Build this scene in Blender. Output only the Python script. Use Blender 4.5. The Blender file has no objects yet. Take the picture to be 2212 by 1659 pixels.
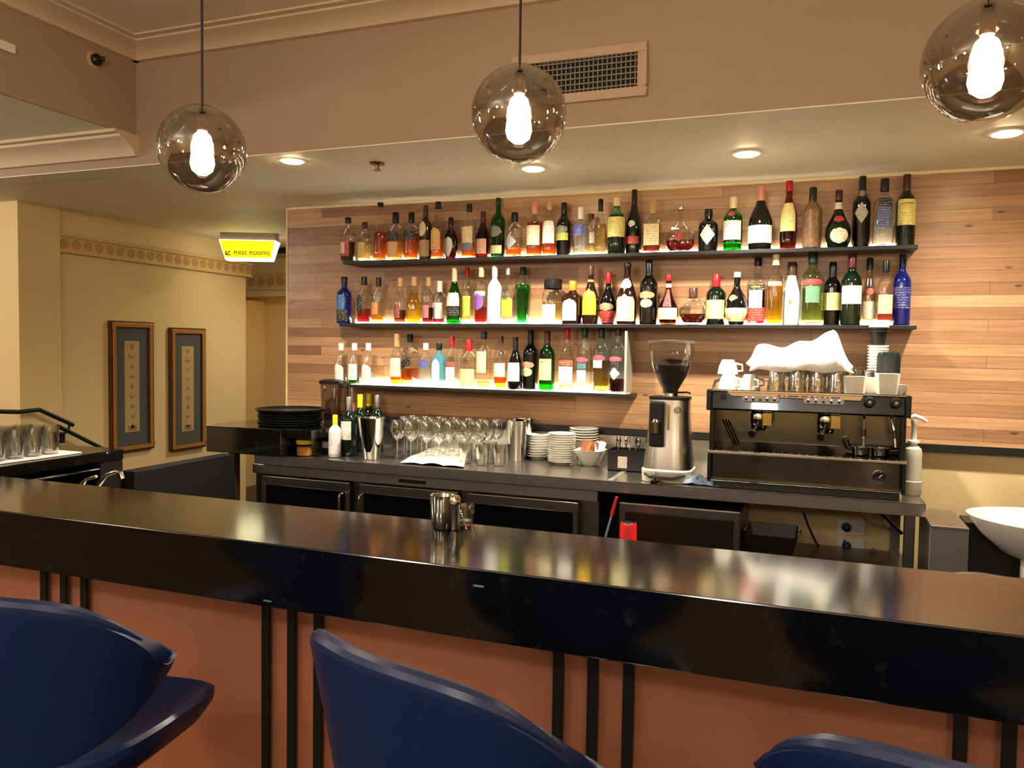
import bpy, math, random
from mathutils import Vector, Matrix
random.seed(7)
PI=math.pi; sin=math.sin; cos=math.cos
COL=bpy.context.scene.collection
# ------------------------------------------------------------------ camera
F=1708.1; YAW,PIT,ROL=[math.radians(a) for a in (20.676,-2.640,0.859)]
CX,CY=1106.0,829.5
fv=Vector((-sin(YAW)*cos(PIT),cos(YAW)*cos(PIT),sin(PIT)))
r0=Vector((cos(YAW),sin(YAW),0)); u0=r0.cross(fv)
rv=r0*cos(ROL)+u0*sin(ROL); uv=-r0*sin(ROL)+u0*cos(ROL)
CAM=Vector((0,0,1.52))
def ray(x,y): return fv+rv*((x-CX)/F)-uv*((y-CY)/F)
def onY(x,y,Y): d=ray(x,y); return CAM+d*((Y-CAM.y)/d.y)
def onZ(x,y,Z): d=ray(x,y); return CAM+d*((Z-CAM.z)/d.z)
def onX(x,y,X): d=ray(x,y); return CAM+d*((X-CAM.x)/d.x)
cd=bpy.data.cameras.new('camera'); co=bpy.data.objects.new('camera',cd); COL.objects.link(co)
co.matrix_world=Matrix(((rv.x,uv.x,-fv.x,CAM.x),(rv.y,uv.y,-fv.y,CAM.y),(rv.z,uv.z,-fv.z,CAM.z),(0,0,0,1)))
cd.sensor_width=36; cd.lens=F/2212*36; cd.clip_start=.02
bpy.context.scene.camera=co
# ------------------------------------------------------------------ materials
MATS={}
def lin(c):
    return tuple(((v/255)/12.92 if v/255<=.04045 else ((v/255+.055)/1.055)**2.4) for v in c)
def newmat(name):
    m=bpy.data.materials.new(name); m.use_nodes=True
    nt=m.node_tree; return m,nt,nt.nodes,nt.links,nt.nodes['Principled BSDF']
def mat(name,rgb=(128,128,128),rough=.5,metal=0,trans=0,ior=1.45,spec=.5,coat=0,emis=None,es=0,noise=0,nscale=20,bump=0):
    if name in MATS: return MATS[name]
    m,nt,N,L,b=newmat(name)
    c=lin(rgb)+(1,)
    b.inputs['Base Color'].default_value=c; b.inputs['Roughness'].default_value=rough
    b.inputs['Metallic'].default_value=metal; b.inputs['Transmission Weight'].default_value=trans
    b.inputs['IOR'].default_value=ior; b.inputs['Specular IOR Level'].default_value=spec
    b.inputs['Coat Weight'].default_value=coat
    if emis: b.inputs['Emission Color'].default_value=lin(emis)+(1,); b.inputs['Emission Strength'].default_value=es
    if noise or bump:
        t=N.new('ShaderNodeTexCoord'); n=N.new('ShaderNodeTexNoise'); n.inputs['Scale'].default_value=nscale; n.inputs['Detail'].default_value=5
        L.new(t.outputs['Object'],n.inputs['Vector'])
        if noise:
            mx=N.new('ShaderNodeMix'); mx.data_type='RGBA'
            mx.inputs['A'].default_value=tuple(max(0,v*(1-noise)) for v in c[:3])+(1,)
            mx.inputs['B'].default_value=tuple(min(1,v*(1+noise)) for v in c[:3])+(1,)
            L.new(n.outputs['Fac'],mx.inputs['Factor']); L.new(mx.outputs['Result'],b.inputs['Base Color'])
        if bump:
            bp=N.new('ShaderNodeBump'); bp.inputs['Strength'].default_value=bump; bp.inputs['Distance'].default_value=.01
            L.new(n.outputs['Fac'],bp.inputs['Height']); L.new(bp.outputs['Normal'],b.inputs['Normal'])
    MATS[name]=m; return m
def shell(name,tint,gloss=.06,grough=.02,power=3.0,edge=.7,body=0,bodycol=None):
    """thin glass: tinted see-through mixed with a fresnel-like reflection"""
    if name in MATS: return MATS[name]
    m,nt,N,L,b=newmat(name)
    out=N['Material Output']; N.remove(b)
    tr=N.new('ShaderNodeBsdfTransparent'); tr.inputs['Color'].default_value=tuple(tint)+(1,)
    gl=N.new('ShaderNodeBsdfGlossy'); gl.inputs['Roughness'].default_value=grough
    lw=N.new('ShaderNodeLayerWeight'); lw.inputs['Blend'].default_value=.5
    pw=N.new('ShaderNodeMath'); pw.operation='POWER'; pw.inputs[1].default_value=power; L.new(lw.outputs['Facing'],pw.inputs[0])
    ml=N.new('ShaderNodeMath'); ml.operation='MULTIPLY_ADD'; ml.inputs[1].default_value=edge; ml.inputs[2].default_value=gloss; ml.use_clamp=True
    L.new(pw.outputs[0],ml.inputs[0])
    mx=N.new('ShaderNodeMixShader'); L.new(ml.outputs[0],mx.inputs[0]); L.new(tr.outputs[0],mx.inputs[1]); L.new(gl.outputs[0],mx.inputs[2])
    last=mx
    if body:
        df=N.new('ShaderNodeBsdfDiffuse'); df.inputs['Color'].default_value=tuple(bodycol)+(1,)
        m2=N.new('ShaderNodeMixShader'); m2.inputs[0].default_value=body; L.new(mx.outputs[0],m2.inputs[1]); L.new(df.outputs[0],m2.inputs[2]); last=m2
    L.new(last.outputs[0],out.inputs['Surface'])
    MATS[name]=m; return m
def liquid(name,rgb,mixd=.25):
    if name in MATS: return MATS[name]
    m,nt,N,L,b=newmat(name)
    out=N['Material Output']; c=lin(rgb)+(1,)
    b.inputs['Base Color'].default_value=c; b.inputs['Roughness'].default_value=.03; b.inputs['Transmission Weight'].default_value=1; b.inputs['IOR'].default_value=1.36
    tl=N.new('ShaderNodeBsdfTranslucent'); tl.inputs['Color'].default_value=c
    mx=N.new('ShaderNodeMixShader'); mx.inputs[0].default_value=mixd
    L.new(b.outputs[0],mx.inputs[1]); L.new(tl.outputs[0],mx.inputs[2]); L.new(mx.outputs[0],out.inputs['Surface'])
    MATS[name]=m; return m
def paper(rgb,ink=None,amount=.55,lines=90):
    """printed label paper with rows of small illegible print"""
    key='label_paper_%d_%d_%d'%rgb+('_%d'%ink[0] if ink else '')
    if key in MATS: return MATS[key]
    m,nt,N,L,b=newmat(key)
    b.inputs['Roughness'].default_value=.55
    base=lin(rgb)+(1,)
    lum=sum(rgb)/3
    ink=ink or ((70,55,45) if lum>110 else (200,190,170))
    t=N.new('ShaderNodeTexCoord'); sp=N.new('ShaderNodeSeparateXYZ'); L.new(t.outputs['Object'],sp.inputs[0])
    z=N.new('ShaderNodeMath'); z.operation='MULTIPLY'; z.inputs[1].default_value=lines; L.new(sp.outputs['Z'],z.inputs[0])
    fr=N.new('ShaderNodeMath'); fr.operation='FRACT'; L.new(z.outputs[0],fr.inputs[0])
    lt=N.new('ShaderNodeMath'); lt.operation='LESS_THAN'; lt.inputs[1].default_value=.42; L.new(fr.outputs[0],lt.inputs[0])
    n=N.new('ShaderNodeTexNoise'); n.inputs['Scale'].default_value=190; n.inputs['Detail'].default_value=1; L.new(t.outputs['Object'],n.inputs['Vector'])
    gt=N.new('ShaderNodeMath'); gt.operation='GREATER_THAN'; gt.inputs[1].default_value=.54; L.new(n.outputs['Fac'],gt.inputs[0])
    mu=N.new('ShaderNodeMath'); mu.operation='MULTIPLY'; L.new(lt.outputs[0],mu.inputs[0]); L.new(gt.outputs[0],mu.inputs[1])
    am=N.new('ShaderNodeMath'); am.operation='MULTIPLY'; am.inputs[1].default_value=amount; L.new(mu.outputs[0],am.inputs[0])
    mx=N.new('ShaderNodeMix'); mx.data_type='RGBA'; mx.inputs['A'].default_value=base; mx.inputs['B'].default_value=lin(ink)+(1,)
    L.new(am.outputs[0],mx.inputs['Factor']); L.new(mx.outputs['Result'],b.inputs['Base Color'])
    MATS[key]=m; return m
def timber():
    m,nt,N,L,b=newmat('timber_boards')
    t=N.new('ShaderNodeTexCoord'); sp=N.new('ShaderNodeSeparateXYZ'); L.new(t.outputs['Object'],sp.inputs[0])
    cb=N.new('ShaderNodeCombineXYZ'); L.new(sp.outputs['X'],cb.inputs[0]); L.new(sp.outputs['Z'],cb.inputs[1])
    br=N.new('ShaderNodeTexBrick'); L.new(cb.outputs[0],br.inputs['Vector'])
    br.inputs['Scale'].default_value=1; br.inputs['Brick Width'].default_value=1.15; br.inputs['Row Height'].default_value=.054
    br.inputs['Mortar Size'].default_value=.0006; br.inputs['Mortar Smooth'].default_value=0; br.inputs['Bias'].default_value=-.1
    br.offset=.37; br.offset_frequency=3; br.squash=1.4; br.squash_frequency=4
    br.inputs['Color1'].default_value=lin((200,154,110))+(1,); br.inputs['Color2'].default_value=lin((136,93,62))+(1,); br.inputs['Mortar'].default_value=lin((70,42,24))+(1,)
    mp=N.new('ShaderNodeMapping'); mp.inputs['Scale'].default_value=(1.6,1,38); L.new(t.outputs['Object'],mp.inputs['Vector'])
    n=N.new('ShaderNodeTexNoise'); n.inputs['Scale'].default_value=2.2; n.inputs['Detail'].default_value=8; n.inputs['Distortion'].default_value=.6; L.new(mp.outputs[0],n.inputs['Vector'])
    cr=N.new('ShaderNodeValToRGB'); cr.color_ramp.elements[0].position=.3; cr.color_ramp.elements[0].color=(.5,.44,.4,1); cr.color_ramp.elements[1].position=.62; cr.color_ramp.elements[1].color=(1,1,1,1)
    L.new(n.outputs['Fac'],cr.inputs[0])
    mx=N.new('ShaderNodeMix'); mx.data_type='RGBA'; mx.blend_type='MULTIPLY'; mx.inputs['Factor'].default_value=.55
    L.new(br.outputs['Color'],mx.inputs['A']); L.new(cr.outputs[0],mx.inputs['B'])
    # knots and gum veins
    mp2=N.new('ShaderNodeMapping'); mp2.inputs['Scale'].default_value=(3.2,1,9); L.new(t.outputs['Object'],mp2.inputs['Vector'])
    v=N.new('ShaderNodeTexVoronoi'); v.inputs['Scale'].default_value=1.3; L.new(mp2.outputs[0],v.inputs['Vector'])
    kr=N.new('ShaderNodeValToRGB'); kr.color_ramp.elements[0].position=.035; kr.color_ramp.elements[0].color=(.12,.06,.03,1); kr.color_ramp.elements[1].position=.09; kr.color_ramp.elements[1].color=(1,1,1,1)
    L.new(v.outputs['Distance'],kr.inputs[0])
    m2=N.new('ShaderNodeMix'); m2.data_type='RGBA'; m2.blend_type='MULTIPLY'; m2.inputs['Factor'].default_value=.8
    L.new(mx.outputs['Result'],m2.inputs['A']); L.new(kr.outputs[0],m2.inputs['B'])
    L.new(m2.outputs['Result'],b.inputs['Base Color'])
    b.inputs['Roughness'].default_value=.33; b.inputs['Specular IOR Level'].default_value=.45
    bp=N.new('ShaderNodeBump'); bp.inputs['Strength'].default_value=.12; bp.inputs['Distance'].default_value=.004; L.new(br.outputs['Fac'],bp.inputs['Height']); bp.invert=True
    n3=N.new('ShaderNodeTexNoise'); n3.inputs['Scale'].default_value=14; L.new(t.outputs['Object'],n3.inputs['Vector'])
    b2=N.new('ShaderNodeBump'); b2.inputs['Strength'].default_value=.12; b2.inputs['Distance'].default_value=.02; L.new(n3.outputs['Fac'],b2.inputs['Height']); L.new(bp.outputs[0],b2.inputs['Normal'])
    L.new(b2.outputs[0],b.inputs['Normal'])
    return m
def stone():
    m,nt,N,L,b=newmat('black_stone')
    t=N.new('ShaderNodeTexCoord'); n=N.new('ShaderNodeTexNoise'); n.inputs['Scale'].default_value=26; n.inputs['Detail'].default_value=8; L.new(t.outputs['Object'],n.inputs['Vector'])
    cr=N.new('ShaderNodeValToRGB'); cr.color_ramp.elements[0].position=.6; cr.color_ramp.elements[0].color=(.0028,.003,.0028,1); cr.color_ramp.elements[1].position=.8; cr.color_ramp.elements[1].color=(.02,.022,.02,1)
    L.new(n.outputs['Fac'],cr.inputs[0]); L.new(cr.outputs[0],b.inputs['Base Color'])
    n2=N.new('ShaderNodeTexNoise'); n2.inputs['Scale'].default_value=5; n2.inputs['Detail'].default_value=3; L.new(t.outputs['Object'],n2.inputs['Vector'])
    mr=N.new('ShaderNodeMapRange'); mr.inputs['To Min'].default_value=.09; mr.inputs['To Max'].default_value=.15; L.new(n2.outputs['Fac'],mr.inputs['Value']); L.new(mr.outputs[0],b.inputs['Roughness'])
    b.inputs['IOR'].default_value=1.8
    return m
def steel(name='brushed_steel',rgb=(176,172,162),rough=.3,sx=1,sz=60):
    if name in MATS: return MATS[name]
    m,nt,N,L,b=newmat(name)
    b.inputs['Metallic'].default_value=1; b.inputs['Base Color'].default_value=lin(rgb)+(1,)
    t=N.new('ShaderNodeTexCoord'); mp=N.new('ShaderNodeMapping'); mp.inputs['Scale'].default_value=(sx,sx,sz); L.new(t.outputs['Object'],mp.inputs[0])
    n=N.new('ShaderNodeTexNoise'); n.inputs['Scale'].default_value=6; n.inputs['Detail'].default_value=4; L.new(mp.outputs[0],n.inputs['Vector'])
    mr=N.new('ShaderNodeMapRange'); mr.inputs['To Min'].default_value=rough*.92; mr.inputs['To Max'].default_value=rough*1.1; L.new(n.outputs['Fac'],mr.inputs['Value']); L.new(mr.outputs[0],b.inputs['Roughness'])
    MATS[name]=m; return m
TIM=timber(); STONE=stone(); STEEL=steel('brushed_steel',(215,210,200),.26)
CHROME=mat('polished_chrome',(205,203,198),.07,1)
DSTEEL=steel('dark_steel',(120,116,108),.34)
BLACK=mat('black_plastic',(14,14,14),.35)
BLACKM=mat('black_powdercoat',(9,9,9),.55)
WHITE=mat('white_ceramic',(238,232,218),.18,coat=.3)
WHITEP=mat('white_plastic',(235,232,225),.4)
CREAM=mat('cream_wall_paint',(232,204,148),.7,noise=.03,nscale=3)
PINKW=mat('beige_bulkhead_paint',(172,148,122),.65,noise=.03,nscale=3)
CEIL=mat('ceiling_paint',(244,226,196),.7,noise=.02,nscale=3)
SOFF=mat('soffit_paint',(248,238,210),.55,noise=.02,nscale=3)
CORN=mat('cornice_paint',(222,196,160),.6)
LEATH=mat('navy_leather',(12,32,80),.36,bump=.08,nscale=160,spec=.6)
CLEAR=shell('clear_glass',(.93,.94,.92),gloss=.05,edge=.75,power=2.2)
WGLASS=shell('stemware_glass',(.96,.97,.95),gloss=.2,edge=.85,power=1.6)
SMOKE=shell('smoked_globe_glass',(.62,.56,.50),gloss=.28,edge=.7,power=2.4,grough=.0)
# ------------------------------------------------------------------ mesh helpers
class MB:
    def __init__(s): s.v=[]; s.f=[]
    def box(s,x0,x1,y0,y1,z0,z1):
        i=len(s.v)
        s.v+=[(x0,y0,z0),(x1,y0,z0),(x1,y1,z0),(x0,y1,z0),(x0,y0,z1),(x1,y0,z1),(x1,y1,z1),(x0,y1,z1)]
        s.f+=[(i,i+3,i+2,i+1),(i+4,i+5,i+6,i+7),(i,i+1,i+5,i+4),(i+1,i+2,i+6,i+5),(i+2,i+3,i+7,i+6),(i+3,i,i+4,i+7)]
        return s
    def rings(s,rs,closed=True,cap0=True,cap1=True,wrap=True):
        i=len(s.v); n=len(rs[0])
        for r in rs: s.v+=[tuple(p) for p in r]
        for a in range(len(rs)-1):
            for k in range(n if wrap else n-1):
                k2=(k+1)%n
                s.f.append((i+a*n+k,i+a*n+k2,i+(a+1)*n+k2,i+(a+1)*n+k))
        if cap0: s.f.append(tuple(i+k for k in reversed(range(n))))
        if cap1: s.f.append(tuple(i+(len(rs)-1)*n+k for k in range(n)))
        return s
    def lathe(s,prof,seg=24,c=(0,0,0),n=2,sy=1,cap0=True,cap1=True,nthr=0):
        rs=[]
        for r,z in prof:
            ring=[]
            for k in range(seg):
                a=2*PI*k/seg; ca,sa=cos(a),sin(a)
                e=n if (n==2 or r>nthr) else 2
                q=1 if e==2 else (abs(ca)**e+abs(sa)**e)**(-1/e)
                yy=sy if (n==2 and sy!=1 and r>nthr) or n!=2 and r>nthr else 1
                ring.append((c[0]+max(r,1e-5)*q*ca,c[1]+max(r,1e-5)*q*sa*yy,c[2]+z))
            rs.append(ring)
        return s.rings(rs,cap0=cap0,cap1=cap1)
    def tube(s,pts,r,seg=10,caps=True):
        pts=[Vector(p) for p in pts]; rs=[]; up=None
        for i,p in enumerate(pts):
            d=(pts[min(i+1,len(pts)-1)]-pts[max(i-1,0)]).normalized()
            if up is None:
                up=Vector((0,0,1)) if abs(d.z)<.9 else Vector((1,0,0))
            a=d.cross(up).normalized(); b=a.cross(d).normalized(); up=b
            rr=r[i] if isinstance(r,(list,tuple)) else r
            rs.append([p+a*rr*cos(2*PI*k/seg)+b*rr*sin(2*PI*k/seg) for k in range(seg)])
        return s.rings(rs,cap0=caps,cap1=caps)
    def prism(s,poly,a,b,axis='X'):
        def P(u,v,w): return {'X':(w,u,v),'Y':(u,w,v),'Z':(u,v,w)}[axis]
        return s.rings([[P(u,v,a) for u,v in poly],[P(u,v,b) for u,v in poly]])
    def grid(s,fn,nu,nv,thick=0,wrap=False):
        i=len(s.v)
        P=[[Vector(fn(a/(nu-1),b/(nv-1))) for b in range(nv)] for a in range(nu)]
        for a in range(nu):
            for b in range(nv): s.v.append(tuple(P[a][b]))
        for a in range(nu-1):
            for b in range(nv-1):
                q=i+a*nv+b; s.f.append((q,q+nv,q+nv+1,q+1))
        return s
    def build(s,name,m,parent=None,loc=None,smooth=True,bevel=0,solid=0,sub=0,rot=None,offset=-1):
        me=bpy.data.meshes.new(name); me.from_pydata(s.v,[],s.f); me.update()
        me.materials.append(m)
        o=bpy.data.objects.new(name,me); COL.objects.link(o)
        if parent: o.parent=parent
        if loc is not None: o.location=loc
        if rot is not None: o.rotation_euler=rot
        import bmesh
        bm=bmesh.new(); bm.from_mesh(me); bmesh.ops.remove_doubles(bm,verts=bm.verts,dist=1e-5); bmesh.ops.recalc_face_normals(bm,faces=bm.faces)
        if smooth:
            for f in bm.faces: f.smooth=True
            for e in bm.edges:
                if len(e.link_faces)==2 and e.calc_face_angle(0)>.6: e.smooth=False
        bm.to_mesh(me); bm.free()
        if solid:
            md=o.modifiers.new('solid','SOLIDIFY'); md.thickness=solid; md.offset=offset
        if bevel:
            md=o.modifiers.new('bevel','BEVEL'); md.width=bevel; md.segments=2; md.limit_method='ANGLE'; md.angle_limit=.6
        if sub:
            md=o.modifiers.new('sub','SUBSURF'); md.levels=sub; md.render_levels=sub
        return o
def tag(o,label,cat,group=None,kind=None):
    o['label']=label; o['category']=cat
    if group: o['group']=group
    if kind: o['kind']=kind
    return o
def thing(name,label,cat,loc,rz=0,group=None):
    o=bpy.data.objects.new(name,None); o.empty_display_size=.05; COL.objects.link(o); o.location=loc; o.rotation_euler=(0,0,rz)
    return tag(o,label,cat,group)
def struct(mb,name,m,smooth=False,bevel=0,parent=None):
    o=mb.build(name,m,parent,smooth=smooth,bevel=bevel)
    if not parent: o['kind']='structure'
    return o
def dup(root,loc,rz=None,label=None):
    r=root.copy(); COL.objects.link(r); r.location=loc
    if rz is not None: r.rotation_euler=(0,0,rz)
    if label: r['label']=label
    for ch in list(root.children):
        c=ch.copy(); COL.objects.link(c); c.parent=r
        for g in list(ch.children):
            d=g.copy(); COL.objects.link(d); d.parent=c
    return r
def text(s,size,m,parent,loc,rot,name='lettering',ext=.0006,bend=None,sx=1):
    cu=bpy.data.curves.new('lettering_curve','FONT'); cu.body=s; cu.size=size; cu.extrude=ext; cu.align_x='CENTER'; cu.align_y='CENTER'
    t=bpy.data.objects.new('tmp',cu); COL.objects.link(t)
    bpy.context.view_layer.update()
    me=bpy.data.meshes.new_from_object(t.evaluated_get(bpy.context.evaluated_depsgraph_get()))
    bpy.data.objects.remove(t)
    me.materials.clear(); me.materials.append(m)
    for v in me.vertices:
        v.co.x*=sx
        if bend:  # wrap round a cylinder of radius |bend|
            a=v.co.x/bend; z=v.co.z; v.co.x=(bend+z)*sin(a); v.co.z=(bend+z)*cos(a)-bend
    o=bpy.data.objects.new(name,me); COL.objects.link(o); o.parent=parent; o.location=loc; o.rotation_euler=rot
    return o
def light(name,kind,loc,power,color,size=.05,spot=None,blend=.5,rot=None):
    ld=bpy.data.lights.new(name,kind); ld.energy=power; ld.color=color
    if kind in('POINT','SPOT'): ld.shadow_soft_size=size
    if kind=='SPOT': ld.spot_size=spot; ld.spot_blend=blend
    o=bpy.data.objects.new(name,ld); COL.objects.link(o); o.location=loc
    if rot: o.rotation_euler=rot
    return o
WARM=(1,.92,.79)
# ================================================================== SHELL OF THE ROOM
WY=4.0; SZ=2.335; BY=2.839; LX=-2.952; MZ=2.86
struct(MB().box(-7.2,3.2,-4,8.2,-.1,0),'floor',mat('dark_timber_floor',(52,40,31),.4,noise=.3,nscale=4))
struct(MB().box(LX-.02,3.2,-4,BY+.2,MZ,MZ+.1),'ceiling',CEIL)
struct(MB().box(-7.2,LX,-4,BY+.02,2.467,2.95),'ceiling_left',SOFF)
# step face between low left ceiling and raised ceiling (painted like the bulkhead)
struct(MB().box(LX-.001,LX+.012,-4,BY,2.467,MZ),'wall_step',PINKW)
struct(MB().box(-7.2,3.2,BY,BY+.14,SZ,2.95),'wall_bulkhead',PINKW)
struct(MB().box(-7.2,3.2,BY+.14,8.2,SZ,SZ+.1),'ceiling_soffit',SOFF)
struct(MB().box(-7.2,3.2,BY-.0,BY+.14,SZ-.004,SZ),'trim_6',SOFF)
struct(MB().box(3.2,3.3,-4,8.2,0,2.95),'wall_right',CREAM)
struct(MB().box(-7.3,-7.2,-4,8.2,0,2.95),'wall_left',CREAM)
struct(MB().box(-7.2,3.2,-4.1,-4,0,2.95),'wall_rear',CREAM)
def cornice_poly(d,h): return [(0,0),(d*.18,0),(d*.22,h*.12),(d*.3,h*.3),(d*.45,h*.5),(d*.68,h*.66),(d*.78,h*.72),(d*.8,h*.84),(d,h*.86),(d,h),(0,h)]
P=cornice_poly(.15,.062)
struct(MB().prism([(BY-u,2.799+v) for u,v in P],LX,3.2,'X'),'trim_1',CORN,smooth=True)
struct(MB().prism([(LX+.012+u,2.799+v) for u,v in P],-4,BY,'Y'),'trim_2',CORN,smooth=True)
P=cornice_poly(.14,.095)
struct(MB().prism([(BY-u,2.372+v) for u,v in P],-7.2,LX+.03,'X'),'trim_3',CORN,smooth=True)
# timber feature wall and the wall below it
TL=-2.963
struct(MB().box(TL,3.2,WY,WY+.03,1.113,SZ-.012),'wall_timber',TIM)
struct(MB().box(TL,3.2,WY-.012,WY+.03,1.078,1.113),'trim_4',BLACKM)
struct(MB().box(TL,3.2,WY+.03,WY+.25,0,SZ),'wall_back',CREAM)
struct(MB().box(TL,3.2,WY-.02,WY+.03,SZ-.014,SZ-.001),'trim_5',mat('light_ceiling_bead',(246,228,180),.4))
struct(MB().box(TL-.012,TL,WY-.004,WY+.26,1.05,SZ),'trim_7',CREAM)
# passage wall with the pictures, and the wall beyond
PX=-4.4
struct(MB().box(PX-.15,PX,3.62,5.375,-.0,SZ),'wall_pictures',CREAM)
struct(MB().box(PX-.16,PX+.03,3.34,3.62,0,SZ),'wall_pilaster',CREAM)
def frieze(axis,a,b,face,z0,z1,sgn,name,n):
    mb=MB()
    def bx(a0,a1,d,z0_,z1_):
        if axis=='Y': mb.box(min(face,face+sgn*d),max(face,face+sgn*d),a0,a1,z0_,z1_)
        else: mb.box(a0,a1,min(face,face+sgn*d),max(face,face+sgn*d),z0_,z1_)
    h=z1-z0
    bx(a,b,.014,z0,z1); bx(a,b,.034,z1-h*.14,z1); bx(a,b,.026,z0,z0+h*.12)
    o=struct(mb,name,mat('frieze_plaster',(222,186,122),.6),smooth=False)
    mb=MB(); r=h*.27
    for i in range(n):
        c=a+(b-a)*(i+.5)/n; q=[]
        for dd in (.013,.018):
            q.append([((face+sgn*dd,c+r*cos(2*PI*k/12),(z0+z1)/2+r*sin(2*PI*k/12)) if axis=='Y' else (c+r*cos(2*PI*k/12),face+sgn*dd,(z0+z1)/2+r*sin(2*PI*k/12))) for k in range(12)])
        mb.rings(q)
    mb.build('rosettes',mat('frieze_rosette_plaster',(192,152,94),.7),o)
frieze('Y',3.62,5.43,PX,2.07,2.185,1,'trim_8',21)
FY=6.3
zt=onY(575,640,FY).z; xa=onY(528,640,FY).x; xb=onY(624,640,FY).x
struct(MB().box(-7.2,-1,FY,FY+.15,zt,SZ),'wall_passage_header',CREAM)
frieze('X',xa-.5,xb+.5,FY,onY(575,627,FY).z,onY(575,590,FY).z,-1,'trim_9',14)
xr=onY(572,700,7.1).x
struct(MB().box(xr-.12,xr,FY+.02,7.1,0,zt),'wall_passage_side',CREAM)
struct(MB().box(-7.2,3.2,7.1,7.2,0,SZ),'wall_passage_end',CREAM)
# lighter column far left
pc=onY(29,700,4.6)
struct(MB().box(-7.2,pc.x,4.6,4.7,0,SZ),'wall_far_left',mat('pale_wall_paint',(236,224,200),.7))
q=onY(14,490,4.6); struct(MB().box(-7.2,q.x+.09,4.5,4.6,q.z-.045,q.z+.05),'trim_10',CORN,bevel=.02)
q=onY(14,900,4.6); struct(MB().box(-7.2,pc.x,4.565,4.6,q.z-.02,q.z+.02),'trim_11',CREAM)
# ================================================================== CEILING FITTINGS
def downlight(x,y,label,power=54):
    p=onZ(x,y,SZ)
    t=thing('downlight',label,'ceiling light',(p.x,p.y,SZ),group='downlights in the soffit over the back bar')
    MB().lathe([(.048,0),(.062,0),(.062,-.006),(.05,-.008),(.048,-.003)],28,cap0=False,cap1=False).build('trim_ring',WHITEP,t)
    MB().lathe([(.0,-.004),(.046,-.004),(.04,-.012),(0,-.016)],28,cap0=False,cap1=False).build('lamp_lens',mat('lit_downlight_lens',(255,240,210),.4,emis=(255,224,170),es=60),t)
    light('downlight_lamp','SPOT',(p.x,p.y,SZ-.03),power,WARM,.04,math.radians(150),.9)
downlight(631,345,'lit round downlight beside the leftmost globe pendant')
downlight(1152,362,'lit round downlight just under the middle globe pendant')
downlight(1613,330,'lit round downlight in the soffit above the green gin bottle',)
downlight(2175,285,'lit round downlight under the large globe pendant at the right edge',42)
p=onZ(815,352,SZ)
t=thing('sprinkler_head','small dark fire sprinkler on the soffit between two downlights','sprinkler',(p.x,p.y,SZ))
MB().lathe([(0,0),(.034,0),(.03,-.008),(.012,-.01),(.01,-.03),(0,-.03)],16,cap0=False,cap1=False).build('escutcheon',mat('aged_brass',(110,92,60),.35,1),t)
MB().lathe([(0,-.03),(.018,-.031),(.018,-.034),(0,-.035)],12,cap0=False,cap1=False).build('deflector',MATS['aged_brass'],t)
# air vent on the bulkhead
a=onY(1118,128,BY); b=onY(1400,90,BY); c=onY(1398,208,BY); x0,x1,z1,z0=a.x-.02,b.x,b.z,c.z
t=thing('air_vent','rectangular beige air grille on the bulkhead behind the middle pendant','air vent',((x0+x1)/2,BY,z0))
W=(x1-x0)/2; H=z1-z0; fw=.034
mb=MB(); mb.box(-W,W,-.016,0,0,fw).box(-W,W,-.016,0,H-fw,H).box(-W,-W+fw,-.016,0,fw,H-fw).box(W-fw,W,-.016,0,fw,H-fw)
mb.build('frame',mat('beige_vent_paint',(194,166,136),.5),t,smooth=False,bevel=.004)
MB().box(-W+fw,W-fw,-.004,-.001,fw,H-fw).build('duct_opening',mat('dark_duct',(12,10,9),.8),t,smooth=False)
mb=MB()
for i in range(6):
    z=fw+(H-2*fw)*(i+.5)/6; mb.box(-W+fw,W-fw,-.013,-.008,z-.0022,z+.0022)
mb.build('horizontal_louvres',mat('grey_louvre',(140,128,112),.5),t,smooth=False)
mb=MB()
for i in range(26):
    x=-W+fw+(2*W-2*fw)*(i+.5)/26; mb.box(x-.002,x+.002,-.0078,-.004,fw,H-fw)
mb.build('vertical_louvres',MATS['grey_louvre'],t,smooth=False)
# ceiling camera + beige box on step face
p=onX(203,130,LX+.012)
t=thing('security_camera','small black camera in a ring on the step wall near the cornice','camera',p)
MB().lathe([(0,0),(.038,0),(.036,.006),(.027,.01),(.0,.01)],20).build('mounting_ring',mat('beige_ring',(196,166,128),.5),t,rot=(0,PI/2,0))
MB().lathe([(.0,0),(.026,0),(.026,.012),(.016,.024),(0,.026)],18,cap0=False,cap1=False).build('camera_dome',BLACK,t,loc=(.009,0,0),rot=(0,PI/2,0))
MB().tube([(.02,-.005,.004),(.045,.018,.006)],.009).build('camera_barrel',BLACK,t)
p0=onX(-40,72,LX+.012); p1=onX(28,118,LX+.012)
o=MB().box(LX+.0125,LX+.03,p0.y,p1.y,p1.z,p0.z).build('wall_box',mat('pale_box_plastic',(246,232,212),.4),smooth=False,bevel=.005)
tag(o,'pale rectangular box on the step wall at the top left edge','box')
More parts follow.
